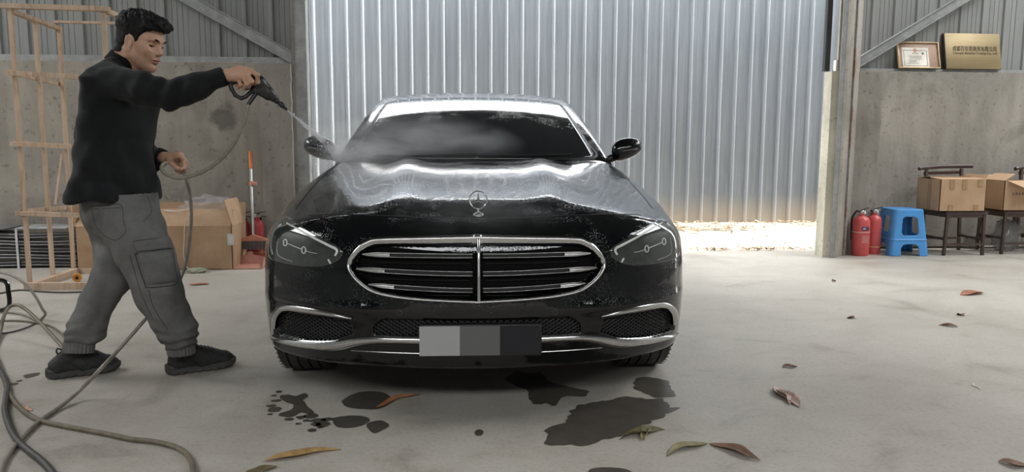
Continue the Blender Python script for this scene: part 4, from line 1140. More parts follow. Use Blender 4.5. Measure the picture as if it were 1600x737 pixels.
# ---------- shoes
def shoe(heel, toe, lean=0.0, name='shoe'):
    heel = np.array(heel); toe = np.array(toe); fx = toe-heel; Lr = np.linalg.norm(fx); fx /= Lr; Ls = Lr/.315
    fy = np.cross(CZ, fx)
    W = tab([-.1, -.005, .02, .06, .12, .19, .24, .28, .31, .33, .4], [.0, .022, .040, .043, .040, .050, .051, .043, .026, .008, .0])
    def L3(X, Y, Z):
        dx, dy, dz = (X-heel[0])/Ls, (Y-heel[1])/Ls, (Z-heel[2])/Ls
        return dx*fx[0]+dy*fx[1], dx*fy[0]+dy*fy[1], dz
    def sole(X, Y, Z):
        x, y, z = L3(X, Y, Z)
        spring = .018*np.clip((x-.22)/.1, 0, 1)**2 + .010*np.clip((.03-x)/.05, 0, 1)
        flare = .006*np.clip((.03-z)/.03, 0, 1)
        th = .034+.012*np.clip((.10-x)/.1, 0, 1)
        lug = .003*np.sign(np.sin(x*170))*np.clip((.012-z)/.006, 0, 1)
        groove = .0028*np.exp(-((z-.022-.006*np.sin(x*28))/.004)**2)
        return Ls*smax(smax(np.abs(y)-W(x)-flare+groove+lug, np.maximum(x-.322, -.008-x), .012), np.maximum(spring-z, z-th-spring*.8), .010)
    def upper(X, Y, Z):
        x, y, z = L3(X, Y, Z)
        d = sd_cone(x, y*1.0, z, (.050, 0, .055), (.060+lean, 0, .125), .042, .040)
        d = smin(d, sd_cone(x, y, z, (.062+lean, 0, .110), (.180+lean*.3, 0, .068), .042, .042), .03)
        d = smin(d, sd_cone(x, y, z, (.16, 0, .052), (.262, 0, .044), .047, .038), .03)
        d = smin(d, sd_cone(x, y, z, (.275, 0, .040), (.287, 0, .038), .034, .029), .02)
        d = smin(d, sd_cone(x, y, z, (.045, 0, .050), (.22, 0, .048), .040, .043), .02)
        tongue = sd_cone(x, y, z, (.10+lean, 0, .125), (.118+lean, 0, .150), .024, .019)
        d = smin(d, tongue, .012)
        pan = .002*np.sign(np.sin(x*60+z*40))*np.clip((.085-z)/.02, 0, 1) + .0015*vnoise(x*60, y*60, z*60)
        d = d + pan
        d = smax(d, z-.138-.25*(x-.06-lean), .006)
        d = smax(d, -sd_cone(x, y, z, (.066+lean, 0, .12), (.070+lean, 0, .18), .028, .031), .006)
        return Ls*smax(d, .015-z, .005)
    P = [heel+fx*a*Ls+fy*b*Ls+CZ*c for a in (-.02, .34) for b in (-.07, .07) for c in (-.006, .17)]
    lo, hi = bounds(P, .005)
    o = person_part(name, surface_nets(upper, lo, hi, .0042), M_SHOE)
    person_part('sole', surface_nets(sole, lo, hi, .0042), M_SOLE, o)
    pt_ = lambda x, y, z: Vector(heel+fx*x*Ls+fy*y*Ls+CZ*z*Ls)-man_org
    ub = BVHTree.FromPolygons([v.co[:] for v in o.data.vertices], [tuple(p.vertices) for p in o.data.polygons])
    def top_(x, y, lift=.0015):
        h_ = ub.ray_cast(pt_(x, y, .4), Vector((0, 0, -1))); return (h_[0] if h_[0] is not None else pt_(x, y, .1)) + Vector((0, 0, lift))
    mb = MB()
    for k in range(6):
        x = .122+lean*(1-k/6)+.017*k
        for s in (1, -1): mb.tube([top_(x+.010*t, s*(-.030+.060*t)) for t in np.linspace(0, 1, 9)], .0024, 6)
    for s in (1, -1): mb.tube(spline([pt_(.112+lean, 0, .150), pt_(.12+lean, s*.02, .165), pt_(.13+lean, s*.034, .150), pt_(.118+lean, s*.016, .143), pt_(.112+lean, 0, .150)], 5), .002, 6)
    mb.build('laces', M_SHOE, o)
    mb = MB(); mb.tube(spline([pt_(.016+lean*.8, 0, .10), pt_(.002+lean*.8, 0, .124), pt_(.008+lean*.8, 0, .142), pt_(.024+lean*.9, 0, .128)], 5), .004, 6); mb.build('heel_tab', M_SHOE, o)
    mb = MB(); mb.lathe([(.036*Ls, 0), (.036*Ls, .05)], pt_(.066+lean, 0, .10), 20); mb.build('sock', M_KNIT, o)
    return o
shoe(np.array(G(261, 584.5)), np.array(G(367, 569.5)))
shoe(np.array(G(74, 591)), np.array(G(187.5, 576)), .055)
# ------------------------------------------------------------------ pressure gun, hoses, spray
M_GUN = pmat('black_gun_plastic', (.014, .014, .015), .38, 0, .25, 60, .1, 200)
M_RAIL = pmat('gun_ridge_highlight', (.10, .10, .10), .4, 0, .1)  # grey paints in the highlight along the gun's top ridge
M_HOSE = pmat('grey_beige_hose', (.26, .235, .195), .5, 0, .2, 30)
M_HOSE2 = pmat('olive_hose', (.15, .125, .085), .5, 0, .3, 24)
M_CABLE = pmat('dark_cable', (.055, .050, .046), .6, 0, .3, 24)
def gd(px): return 3.425 + (px-360)/88*.09
def g3(px, py, dz=0): return Q(px, py, gd(px)+dz)
gun_o = Vector(g3(395, 125))
gun = empty('pressure_washer_gun', gun_o, 0, 'black pressure washer gun held out in the man\'s raised hand', 'spray gun')
def sdf_part(name, chain, mat, parent, org, k=.004, h=.0026, pad=.03, cut=None):
    def fn(X, Y, Z):
        d = None
        for seg in chain:
            c = cones(X, Y, Z, [(np.array(p), r) for p, r in seg], k); d = c if d is None else smin(d, c, k)
        return d if cut is None else smax(d, cut(X, Y, Z), .003)
    P = [p for seg in chain for p, _ in seg]; lo, hi = bounds(P, pad); v, f = surface_nets(fn, lo, hi, h)
    return mesh_obj(name, v-np.array(org), f, mat, parent)
sdf_part('gun_body', [[(g3(391, 117), .022), (g3(405, 129), .031), (g3(420, 145), .024), (g3(428, 153), .020)], [(g3(397, 141), .018), (g3(408, 143), .020), (g3(418, 151), .017)]], M_GUN, gun, gun_o, .010)
sdf_part('handle', [[(g3(394, 121), .017), (g3(378, 127), .0165), (g3(364, 127), .015), (g3(358, 125), .012)]], M_GUN, gun, gun_o)
sdf_part('trigger_guard', [[(g3(358, 125), .011), (g3(362, 139), .0095), (g3(368, 149), .009), (g3(377, 153.5), .009), (g3(384, 151), .0085), (g3(396, 140), .010)]], M_GUN, gun, gun_o)
sdf_part('trigger', [[(g3(396, 134), .007), (g3(388, 138), .006), (g3(382, 140), .005)]], M_GUN, gun, gun_o)
sdf_part('nozzle', [[(g3(427, 152), .017), (g3(433, 157.5), .015)], [(g3(433, 157.5), .0115), (g3(443, 166), .0095)], [(g3(440, 163.5), .0125), (g3(442, 165.3), .0125)], [(g3(443, 166.5), .008), (g3(447.5, 170.5), .0065)]], M_GUN, gun, gun_o, .002)
sdf_part('inlet', [[(g3(402, 143), .0105), (g3(388, 163), .0085)]], M_GUN, gun, gun_o)
mb = MB(); mb.tube([Vector(g3(a, b, -.012))-gun_o for a, b in ((401, 112.5), (410, 121), (420, 132), (427, 141))], .004, 6); mb.build('top_rail', M_RAIL, gun)

def hose(name, pts, r, mat, label, cat='hose', n=8):
    P = spline(pts, n); o = Vector(P[0]); mb = MB(); mb.tube([Vector(p)-o for p in P], r, 9)
    ob = mb.build(name, mat); ob.location = o; return tag(ob, label, cat)
def gz(px, py, r): return np.array(G(px, py, r))
hose('spray_hose', [Q(388, 163, 3.452), Q(384, 180, 3.46), Q(376, 203, 3.48), Q(361, 231, 3.52), Q(335, 257, 3.56), Q(305, 273, 3.58), Q(277, 278, 3.58), Q(258, 271, 3.59), Q(252, 262, 3.61), Q(257, 255, 3.635), Q(267, 254, 3.660), Q(276, 258, 3.670), Q(284, 266, 3.665), Q(291, 280, 3.69),
      Q(297, 305, 3.75), Q(299, 345, 3.82), Q(294, 390, 3.87), Q(284, 430, 3.86), Q(262, 465, 3.80), Q(235, 490, 3.70), Q(212, 516, 3.55), Q(188, 543, 3.38), Q(160, 573, 3.20), gz(128, 606, .05), gz(98, 632, .014), gz(70, 651, .010), gz(45, 672, .010), gz(22, 698, .010), gz(5, 724, .010), gz(-6, 760, .010)], .0085, M_HOSE, 'beige pressure hose hanging from the spray gun through the man\'s other hand')
hose('floor_hose', [gz(*p, .011) for p in ((305, 775), (302, 738), (298, 719), (287, 705), (266, 695), (235, 688.5), (205, 685.5), (165, 677), (130, 670.5), (95, 664), (62, 656), (38, 643), (20, 624), (9, 603), (2, 577), (-8, 555), (-25, 540))], .0095, M_HOSE2, 'olive hose curling over the floor in front of the black shoes')
hose('floor_cable', [gz(*p, .014) for p in ((-12, 560), (4, 585), (11, 603), (10, 620), (8, 640), (14, 664), (26, 686), (44, 703), (62, 717), (80, 736), (95, 765))], .0125, M_CABLE, 'thick dark cable on the floor crossing under the two hoses', 'cable')
hose('hanging_hose', [Q(-30, 424, 4.7), Q(0, 425, 4.65), Q(22, 432, 4.62), Q(42, 446, 4.6), Q(56, 464, 4.6), Q(66, 482, 4.62), Q(71, 490, 4.66), gz(66, 497, .01), gz(58, 500, .01), gz(40, 492, .01), gz(20, 488, .01), gz(-20, 486, .01)], .008, M_HOSE, 'pale hose arching through the air beside the bent black tube')
hose('cart_hose', [gz(-14, 560, .012), Q(0, 520, 4.30), Q(5, 497, 4.38), Q(14, 480, 4.46), Q(28, 476.5, 4.47), Q(44, 486, 4.4), Q(62, 503, 4.28), Q(82, 524, 4.14), gz(101, 545, .012), gz(112, 556, .012), gz(130, 566, .012), gz(160, 568, .012)], .010, M_HOSE2, 'brown hose slung over the bent black tube and down behind the shoe')
hose('thin_cord', [gz(*p, .006) for p in ((-30, 502), (0, 501), (30, 501), (55, 504), (78, 509), (95, 520), (106, 533), (120, 545))], .006, M_HOSE2, 'thin brown cord running straight across the floor to the shoe', 'cord')
hose('thin_cord', [gz(*p, .005) for p in ((-30, 524), (0, 521), (20, 518), (40, 512), (52, 506.5), (55, 503))], .0045, M_CABLE, 'thin dark cord slanting in from the frame edge to the brown cord', 'cord')
hose('floor_hose', [gz(*p, .006) for p in ((-30, 462), (0, 458), (30, 453), (60, 455), (100, 456.5), (145, 455))], .006, M_CABLE, 'thin dark hose lying along the front sill of the wooden frame')
cf = empty('tube_frame', G(-6, 505), 0, 'bent black steel tube handle standing at the photo\'s edge among hoses', 'cart')
mb = MB(); co = cf.location
mb.tube([Vector(p)-co for p in spline([Q(-60, 437, 4.5), Q(-20, 437, 4.5), Q(2, 437.5, 4.5), Q(11, 443, 4.5), Q(13, 455, 4.5), Q(15, 470, 4.5), Q(13, 479, 4.5), Q(4, 484, 4.5), Q(-20, 486, 4.5), Q(-60, 487, 4.5)], 5)], .0125, 10)
mb.build('handle', M_GLOSSBLK, cf)
for px in (-40, -58):
    mb = MB(); a = Vector(Q(px, 487 if px == -40 else 437, 4.5)); mb.tube([a-co, Vector((a.x, a.y+.0, 0))-co], .0125, 10); mb.build('leg', M_GLOSSBLK, cf)

# water jet, drifting mist and flying drops
def volume_mat(name, density, col=(.97, .98, 1), nscale=None, falloff=None):
    m = bpy.data.materials.new(name); m.use_nodes = True; N = m.node_tree.nodes; L = m.node_tree.links; N.clear()
    out = N.new('ShaderNodeOutputMaterial'); v = N.new('ShaderNodeVolumeScatter'); v.inputs['Color'].default_value = (*col, 1); v.inputs['Density'].default_value = density
    v.inputs['Anisotropy'].default_value = .2; L.new(v.outputs[0], out.inputs['Volume'])
    if nscale:
        tc = N.new('ShaderNodeTexCoord'); nz = noise(N, L, nscale, 4, .6, dist=.6)
        r = ramp(N, L, nz, [(.30, 0.0), (.80, 1.0)])
        ln = N.new('ShaderNodeVectorMath'); ln.operation = 'LENGTH'; L.new(tc.outputs['Object'], ln.inputs[0])
        f = ramp(N, L, ln.outputs['Value'], [(.0, 1.0), (.55, .45), (1.0, 0.0)])
        a = N.new('ShaderNodeMath'); a.operation = 'MULTIPLY'; L.new(r, a.inputs[0]); L.new(f, a.inputs[1])
        b_ = N.new('ShaderNodeMath'); b_.operation = 'MULTIPLY'; L.new(a.outputs[0], b_.inputs[0]); b_.inputs[1].default_value = density; L.new(b_.outputs[0], v.inputs['Density'])
    return m
n0 = Vector(g3(448, 171)); n1 = Vector(Q(541, 250, 4.50))
dj = (n1-n0).normalized()
tb = MB(); tb.tube([n0+(n1-n0)*t-n0 for t in (0, .12, .3, .55)], [.0035, .006, .010, .017], 14)
jet = tb.build('water_jet', volume_mat('jet_water', 34.0)); jet.location = n0; tag(jet, 'white jet of water shooting from the gun nozzle', 'water')
tb = MB(); tb.tube([(n1-n0)*t for t in (.5, .75, .95)], [.016, .032, .06], 14); tb.build('spray_cone', volume_mat('jet_spread', 3.0), jet)
def mist(name, c, r, dens, label, rz=0.0):
    bm_ = bmesh.new(); bmesh.ops.create_icosphere(bm_, subdivisions=3, radius=1.0); me = bpy.data.meshes.new(name); bm_.to_mesh(me); bm_.free(); me.materials.append(volume_mat(name+'_volume', dens, nscale=2.2))
    o = bpy.data.objects.new(name, me); COL.objects.link(o); o.location = c; o.scale = r; o.rotation_euler = (0, 0, rz); return tag(o, label, 'mist', kind='stuff')
mist('spray_mist', Q(640, 232, 4.55), (.72, .36, .22), 6.0, 'drifting white spray mist over the windshield and bonnet', -.1)
mist('spray_mist', Q(572, 244, 4.42), (.30, .22, .11), 11.0, 'dense puff of spray where the jet strikes the foot of the windshield', -.1)
mist('fine_mist', Q(745, 345, 3.1), (.40, .22, .17), 3.0, 'faint wisps of mist in front of the radiator grille')
rnd = random.Random(5); mb = MB()
for k in range(420):
    t = rnd.random()**.6; c = n0+(n1-n0)*(t*1.02); sp_ = .006+.07*t*t
    p = c+Vector((rnd.gauss(0, sp_), rnd.gauss(0, sp_), rnd.gauss(0, sp_*.8)))-n0; r = .0012+.0016*rnd.random()
    mb.add([p+Vector(d)*r for d in ((1, 0, 0), (-1, 0, 0), (0, 1, 0), (0, -1, 0), (0, 0, 1), (0, 0, -1))], [(0, 2, 4), (2, 1, 4), (1, 3, 4), (3, 0, 4), (2, 0, 5), (1, 2, 5), (3, 1, 5), (0, 3, 5)])
dr = mb.build('water_drops', pmat('water_drop', (.8, .83, .86), .1, 0, .02)); dr.location = n0; tag(dr, 'cloud of tiny water drops round the jet', 'water', kind='stuff')

# ------------------------------------------------------------------ wooden crate frame
def pine():
    m, N, L, B = nodes('raw_pine')
    g_ = noise(N, L, 14, 6, .65, stretch=(1, 1, .12), dist=1.2); b_ = noise(N, L, 2.5, 3)
    c = ramp(N, L, g_, [(.3, (.36, .235, .15)), (.5, (.56, .41, .29)), (.75, (.64, .50, .38))])
    c = mix(N, L, .6, c, ramp(N, L, b_, [(.3, .7), (.7, 1.1)]), 'MULTIPLY')
    L.new(c, B.inputs['Base Color']); B.inputs['Roughness'].default_value = .8; bump(N, L, B, g_, .3, .004); return m
M_PINE = pine()
x0, x1, y0, y1 = -3.135, -2.50, 5.84, 6.50
fo = Vector((x0, y0, 0)); fr = empty('crate_frame', fo, 0, 'tall open frame of raw pine battens standing behind the man', 'frame')
def batten(a, b, w=.045, h=.022, up=(0, 0, 1)):
    mb = MB(); mb.bar(Vector(a)-fo, Vector(b)-fo, w, h, up, bev=.002)
    return mb.build('batten', M_PINE, fr, smooth=False)
for (x, y) in ((x0, y0), (x1, y0), (x1, y1)): batten((x, y, .0), (x+.006, y, 2.03), .029, .024, (0, 1, 0))
batten((x0+.0, y1, .0), (x0+.012, y1, 1.98), .029, .024, (0, 1, 0)); batten((x0, (y0+y1)/2, .04), (x0, (y0+y1)/2, 2.02), .022, .030, (1, 0, 0))
for z in (.56, 1.06, 1.56):
    d = .008*(z-1)
    batten((x0-.05, y0-.026, z+.012+d), (x1+.05, y0-.026, z-.02), .02, .034)
    batten((x0-.024, y0-.02, z+.02), (x0-.020, y1+.02, z-.01), .016, .034)
    batten((x1+.028, y0-.02, z-.02), (x1+.028, y1+.02, z+.01), .016, .034)
batten((x0-.05, y0, 2.045), (x1+.05, y0, 2.035), .05, .035); batten((x0-.02, y1, 2.035), (x1+.05, y1, 2.03), .03, .02)
batten((x0, y0, 2.012), (x0+.005, y1+.03, 1.985), .045, .03); batten((x1, y0+.02, 2.03), (x1, y1+.03, 2.02), .05, .035)
batten((x0-.02, y0-.035, .028), (x1+.12, y0-.035, .024), .035, .055); batten((x0+.02, y0, .024), (x0+.02, y1, .024), .05, .048); batten((x0, y1+.02, .02), (x1+.12, y1+.02, .02), .05, .04); batten((x1, y0, .024), (x1, y1, .024), .05, .048)
batten((x0+.03, (y0+y1)/2+.05, .60), (x0+.02, y1-.1, 1.02), .018, .006)

# strapped black trim pieces behind the frame
M_BRIGHT = pmat('bright_edge', (.17, .175, .175), .3, .6, .2, 20)
so = Vector((G(126, 421).x-.90, 6.98, 0)); st_ = empty('strapped_stack', so, 0, 'stack of black plastic strips with bright edges under a white strap', 'stack')
for k in range(5):
    z = .035+.062*k; mb = MB(); mm = MB()
    n = 20; P = [(-.95+1.82*i/n, -.02*math.sin(3.1*i/n)-.006*(k % 2), z+.05*((1-i/n)**2)*(1 if k > 0 else .4)+.006*math.sin(i*.5+k)) for i in range(n+1)]
    for i in range(n): mb.bar(P[i], P[i+1], .30, .050)
    strip = mb.build('plastic_strip', M_GLOSSBLK, st_, smooth=False)
    for dz in (-.014, .012): mm.tube([Vector(p)+Vector((0, -.151, dz)) for p in P], .0026, 6)
    mm.build('bright_edge', M_BRIGHT, strip)
mb = MB(); mb.box((.345, -.175, .17), (.018, .006, .34)); mb.box((.345, 0, .345), (.018, .34, .006)); mb.build('strap', pmat('white_strap', (.62, .63, .63), .5), st_, smooth=False)
mb = MB(); mb.box((.55, -.02, .347), (.42, .30, .012), bev=.003); mb.build('wrapped_sheet', pmat('shiny_film', (.5, .52, .54), .2, .3, .3, 9, .4, 30), st_)
mb = MB(); mb.box((-.35, 0, .34), (1.2, .36, .012), bev=.003); mb.build('cover_sheet', pmat('grey_cover', (.14, .14, .14), .6), st_)

# ------------------------------------------------------------------ cardboard
def card():
    m, N, L, B = nodes('cardboard')
    n1 = noise(N, L, 3, 5, .6); n2 = noise(N, L, 60, 3, .6, stretch=(1, 1, .15))
    c = ramp(N, L, n1, [(.3, (.40, .26, .155)), (.7, (.52, .36, .235))]); c = mix(N, L, .25, c, ramp(N, L, n2, [(.3, .75), (.7, 1.1)]), 'MULTIPLY')
    L.new(c, B.inputs['Base Color']); B.inputs['Roughness'].default_value = .8; B.inputs['Specular IOR Level'].default_value = .2; bump(N, L, B, n1, .2, .01); return m
M_CARD = card(); M_TAPE = pmat('packing_tape', (.36, .235, .13), .25, 0, .1, 20)
def carton(name, org, W, D, H, label, th=.006):
    o = empty(name, org, 0, label, 'box')
    mb = MB(); mb.box((W/2, th/2, H/2), (W, th, H)); mb.box((W/2, D-th/2, H/2), (W, th, H)); mb.box((th/2, D/2, H/2), (th, D, H)); mb.box((W-th/2, D/2, H/2), (th, D, H)); mb.box((W/2, D/2, th/2), (W, D, th))
    mb.build('carton_body', M_CARD, o, smooth=False); return o
def flap(o, hinge0, hinge1, out, mat=None, th=.006, name='flap'):
    a, b, u = Vector(hinge0), Vector(hinge1), Vector(out); mb = MB(); mb.sheet([a, b, b+u*.98-(b-a).normalized()*.01, a+u+(b-a).normalized()*.01], th); return mb.build(name, mat or M_CARD, o, smooth=False)
bL = Vector(G(126, 421)); bR = Vector(G(362, 422)); bx = carton('cardboard_box', Vector((bL.x, 6.66, 0)), bR.x-bL.x, .46, .375, 'long open cardboard box on the floor by the wooden frame and broom')
W_ = bR.x-bL.x
flap(bx, (0, 0, .375), (W_-.01, 0, .375), (0, .17, .135)); flap(bx, (W_, .02, .375), (W_, .44, .375), (-.055, -.03, .225)); flap(bx, (0, .46, .375), (W_, .46, .375), (0, .05, .17)); flap(bx, (0, .02, .375), (0, .44, .375), (-.05, 0, .17))
mb = MB(); mb.box((W_-.012, -.002, .26), (.05, .003, .10)); mb.build('paper_label', pmat('white_label', (.6, .6, .58), .6), bx, smooth=False)
# crumpled clear bag in the box
def glassy(name, col, alpha):
    m, N, L, B = nodes(name); B.inputs['Base Color'].default_value = (*col, 1); B.inputs['Roughness'].default_value = .12; B.inputs['Alpha'].default_value = alpha; return m
def blob(name, r, c, amp, fr_, mat, seed, label=None, cat=None):
    bm_ = bmesh.new(); bmesh.ops.create_icosphere(bm_, subdivisions=4, radius=1)
    P = np.array([v.co[:] for v in bm_.verts]); n = vnoise(P[:, 0]*fr_+seed, P[:, 1]*fr_, P[:, 2]*fr_)+.6*np.abs(vnoise(P[:, 0]*fr_*2.3, P[:, 1]*fr_*2.3+seed, P[:, 2]*fr_*2.3))
    P = P*(1+amp*n)[:, None]*np.array(r)
    f = [[v.index for v in q.verts] for q in bm_.faces]; bm_.free(); o = mesh_obj(name, P, f, mat); o.location = c; return tag(o, label, cat)
blob('plastic_bag', (.20, .12, .085), Vector(V(325, 322, 6.93)), .35, 3.5, glassy('clear_film', (.70, .72, .74), .16), 2.2, 'crumpled clear plastic bag stuffed in the long cardboard box', 'bag')
P = [np.array(V(*p)) for p in ((258, 329, 6.80), (275, 330, 6.74), (293, 327, 6.72), (301, 325, 6.70), (296, 334, 6.66), (289, 352, 6.645), (288, 378, 6.645), (287, 398, 6.645), (291, 413, 6.645))] + [gz(297, 423, .006), gz(306, 425, .006), gz(316, 424.5, .006)]
hose('white_cord', P, .005, pmat('white_cord', (.58, .57, .52), .6), 'thin white cord hanging down the front of the long cardboard box', 'cord', 6)
blob('paper_scrap', (.075, .03, .022), Vector(G(308, 426))+Vector((0, 0, .018)), .4, 3, pmat('green_grey_scrap', (.38, .40, .30), .8), 5.5, 'crumpled pale green scrap on the floor at the cord\'s end', 'scrap')
# orange reel by the frame
rl = empty('tape_reel', Vector(G(121, 440)), .3, 'small orange reel on the floor between frame sills and box', 'reel')
mb = MB(); mb.lathe([(.014, -.016), (.030, -.017), (.033, -.009), (.033, .009), (.030, .017), (.014, .016), (.014, -.016)], (0, 0, .033), 24, 'Y'); mb.build('reel_rim', pmat('orange_plastic', (.62, .24, .03), .5), rl)
mb = MB(); mb.lathe([(.0, -.018), (.013, -.018), (.013, .018), (.0, .018)], (0, 0, .033), 16, 'Y'); mb.build('hub', M_BLKPL, rl)

# ------------------------------------------------------------------ broom and dustpan
M_ORANGE = pmat('orange_salmon_plastic', (.60, .25, .16), .45, 0, .1, 20); M_PINK = pmat('salmon_plastic', (.60, .29, .22), .45, 0, .12, 15); M_POLE = pmat('brushed_pole', (.55, .55, .54), .3, .8, .1)
xb = V(396, 380, 6.98).x; zt = V(391, 234, 7.2).z
bo = Vector((xb, 6.98, 0)); br = empty('broom', bo, 0, 'orange broom with grey bristles and silver pole against the wall', 'broom')
top = Vector(V(391, 236, 7.24))-bo; foot = Vector((.0, 0, .22)); ax_ = (top-foot).normalized()
mb = MB(); mb.tube([foot, top-ax_*.16], .0125, 12); mb.build('pole', M_POLE, br)
mb = MB(); mb.tube([top-ax_*.17, top-ax_*.01, top], [.0155, .0165, .010], 12); mb.build('grip', pmat('orange_grip', (.62, .17, .04), .4), br)
mb = MB(); c = foot+(top-foot)*.62; mb.tube([c-ax_*.015, c+ax_*.025], .019, 12); mb.box(c+Vector((.03, -.01, .005)), (.045, .03, .03), bev=.006); mb.build('clip', M_ORANGE, br)
mb = MB(); n = 12; hw = .135
sec = []
for i in range(n+1):
    t = -1+2*i/n; z0_, z1_ = .208, .222+.045*max(0, 1-abs(t)*1.05)**1.2
    x = t*hw; mb.v += [Vector((x, -.022, z0_)), Vector((x, .022, z0_)), Vector((x, .016, z1_)), Vector((x, -.016, z1_))]
for i in range(n):
    for k in range(4): mb.f.append((i*4+k, i*4+(k+1) % 4, (i+1)*4+(k+1) % 4, (i+1)*4+k))
mb.f += [(0, 3, 2, 1), (n*4, n*4+1, n*4+2, n*4+3)]; mb.build('brush_head', M_ORANGE, br)
mb = MB(); rr = random.Random(3)
for i in range(44):
    for j in range(3):
        x = -hw*.97+2*hw*.97*i/43; y = -.014+.014*j; mb.tube([(x, y, .212), (x*1.06+rr.gauss(0, .002), y*1.3+rr.gauss(0, .003), .128+rr.gauss(0, .004))], [.0034, .0026], 4, cap=True)
tag(mb.build('bristle', pmat('grey_bristle', (.17, .155, .145), .8), br, smooth=False), kind='stuff')
dp = empty('dustpan', Vector((xb-.02, 6.80, 0)), 0, 'salmon plastic dustpan on the floor beneath the broom bristles', 'dustpan')
mb = MB(); out_ = [(-.20, -.14), (.17, -.14), (.15, .10), (-.16, .10)]
N = 18; rim = []
for i in range(N+1):
    t = i/N; x = -.165+.335*t; mb.v += [Vector((x, -.15, .004)), Vector((x*.86, .10, .006)), Vector((x*.86, .125, .085-.03*abs(2*t-1)**2)), Vector((x*.86, .131, .085-.03*abs(2*t-1)**2))]
for i in range(N):
    for k in range(3): mb.f.append((i*4+k, i*4+k+1, (i+1)*4+k+1, (i+1)*4+k))
mb.build('pan_floor', M_PINK, dp).modifiers.new('t', 'SOLIDIFY').thickness = .004
for s, xx in ((-1, -.165), (1, .17)):
    mb = MB(); pts = [(xx, -.15, .004), (xx*.86, .12, .006), (xx*.86, .13, .075), (xx*.94, -.02, .075), (xx*1.0, -.12, .030)]
    mb.sheet(pts, .005); mb.build('side_wall', M_PINK, dp, smooth=False)
mb = MB(); mb.box((0, .140, .085), (.05, .03, .06), bev=.008); mb.build('handle_socket', M_PINK, dp)

# ------------------------------------------------------------------ fire extinguishers
M_RED = pmat('red_enamel', (.56, .085, .085), .42, 0, .12, 12, coat=.15); M_PALE = pmat('pale_print', (.62, .40, .38), .5); M_NAVY = pmat('navy_print', (.05, .05, .12), .5); M_BAND = pmat('yellow_band', (.6, .33, .12), .5)
def extinguisher(org, rz, label, H_=.385, r=.082, band=True):
    e = empty('fire_extinguisher', org, rz, label, 'extinguisher', None)
    mb = MB(); mb.lathe([(.0, .0), (r*.94, .0), (r*.97, .012), (r, .02), (r, H_-.06), (r*.95, H_-.03), (r*.72, H_-.006), (r*.35, H_+.008), (.024, H_+.012), (.022, H_+.03), (0, H_+.03)], n=32); mb.build('cylinder', M_RED, e)
    mb = MB(); mb.lathe([(.020, H_+.02), (.021, H_+.055), (.014, H_+.062), (0, H_+.064)], n=16); mb.box((.02, 0, H_+.042), (.05, .022, .022), bev=.004); v_ = mb.build('valve', M_POLE, e)
    mb = MB(); mb.bar((-.015, 0, H_+.062), (.10, 0, H_+.085), .022, .005, bev=.001); mb.bar((.0, 0, H_+.048), (.105, 0, H_+.035), .022, .005, bev=.001); mb.build('lever', M_GLOSSBLK, v_)
    mb = MB(); mb.lathe([(.0, 0), (.015, 0), (.015, .012), (0, .014)], (0, -.022, H_+.044), 14, 'Y', Matrix.Scale(-1, 3, (0, 1, 0))); mb.build('gauge', pmat('gauge_face', (.6, .62, .6), .3), v_)
    mb = MB(); mb.tube(spline([(-.01, .02, H_+.045), (-.02, .05, H_+.05), (-.02, r+.012, H_-.03), (-.015, r+.012, H_-.16), (-.01, r+.012, H_-.24)], 5), .009, 8); mb.build('discharge_hose', M_BLKPL, e)
    if band: 
        mb = MB(); mb.lathe([(r+.0005, H_*.18), (r+.0022, H_*.185), (r+.0022, H_*.205), (r+.0005, H_*.21)], n=32); mb.build('band', M_BAND, e)
    else:
        mb = MB(); mb.lathe([(r+.0005, H_*.60), (r+.003, H_*.605), (r+.003, H_*.62), (r+.0005, H_*.625)], n=32); mb.build('band', M_PALE, e)
    def decal(name, a0, a1, z0, z1, mat):
        mb = MB(); n = 8
        for i in range(n+1):
            a = a0+(a1-a0)*i/n
            for z in (z0, z1): mb.v.append(Vector(((r+.0018)*math.sin(a), -(r+.0018)*math.cos(a), z)))
        for i in range(n): mb.f.append((2*i, 2*i+2, 2*i+3, 2*i+1))
        return mb.build(name, mat, e)
    if band:
        for z in (.36, .70): decal('print_line', .0, .75, H_*z, H_*(z+.012), M_PALE)
        for a in (.0, .74): decal('print_line', a, a+.02, H_*.36, H_*.71, M_PALE)
        for z in (.42, .50, .58): decal('print_line', .15, .58, H_*z, H_*(z+.022), M_PALE)
        decal('print_line', .34, .40, H_*.42, H_*.62, M_PALE)
    else:
        decal('badge', -.9, .05, H_*.66, H_*.76, M_NAVY); decal('print_line', -.75, -.45, H_*.69, H_*.73, M_PALE)
        for k in range(4): decal('print_line', -.8, -.05, H_*(.36+.045*k), H_*(.378+.045*k), M_PALE)
        decal('print_line', .05, .12, H_*.30, H_*.50, M_PALE); decal('print_line', .12, .5, H_*.48, H_*.50, M_PALE); decal('print_line', .18, .5, H_*.40, H_*.42, M_PALE); decal('print_line', .18, .5, H_*.32, H_*.34, M_PALE)
    return e
extinguisher(Vector((*G(1343, 398.5).xy, 0)), .45, 'red fire extinguisher with a navy badge beside the plaster pier', band=False)
e2 = G(1367, 397); extinguisher(Vector((e2.x, e2.y+.05, 0)), .35, 'red fire extinguisher with a yellow band next to the blue stool', r=.072)
for px, lab in ((381, 'red fire extinguisher by the wall between cardboard box and broom pole'), (404, 'red fire extinguisher by the wall behind the broom head, beside the car')):
    q = V(px, 400, 7.21); extinguisher(Vector((q.x, 7.21, 0)), -.5, lab, r=.062, H_=.37)

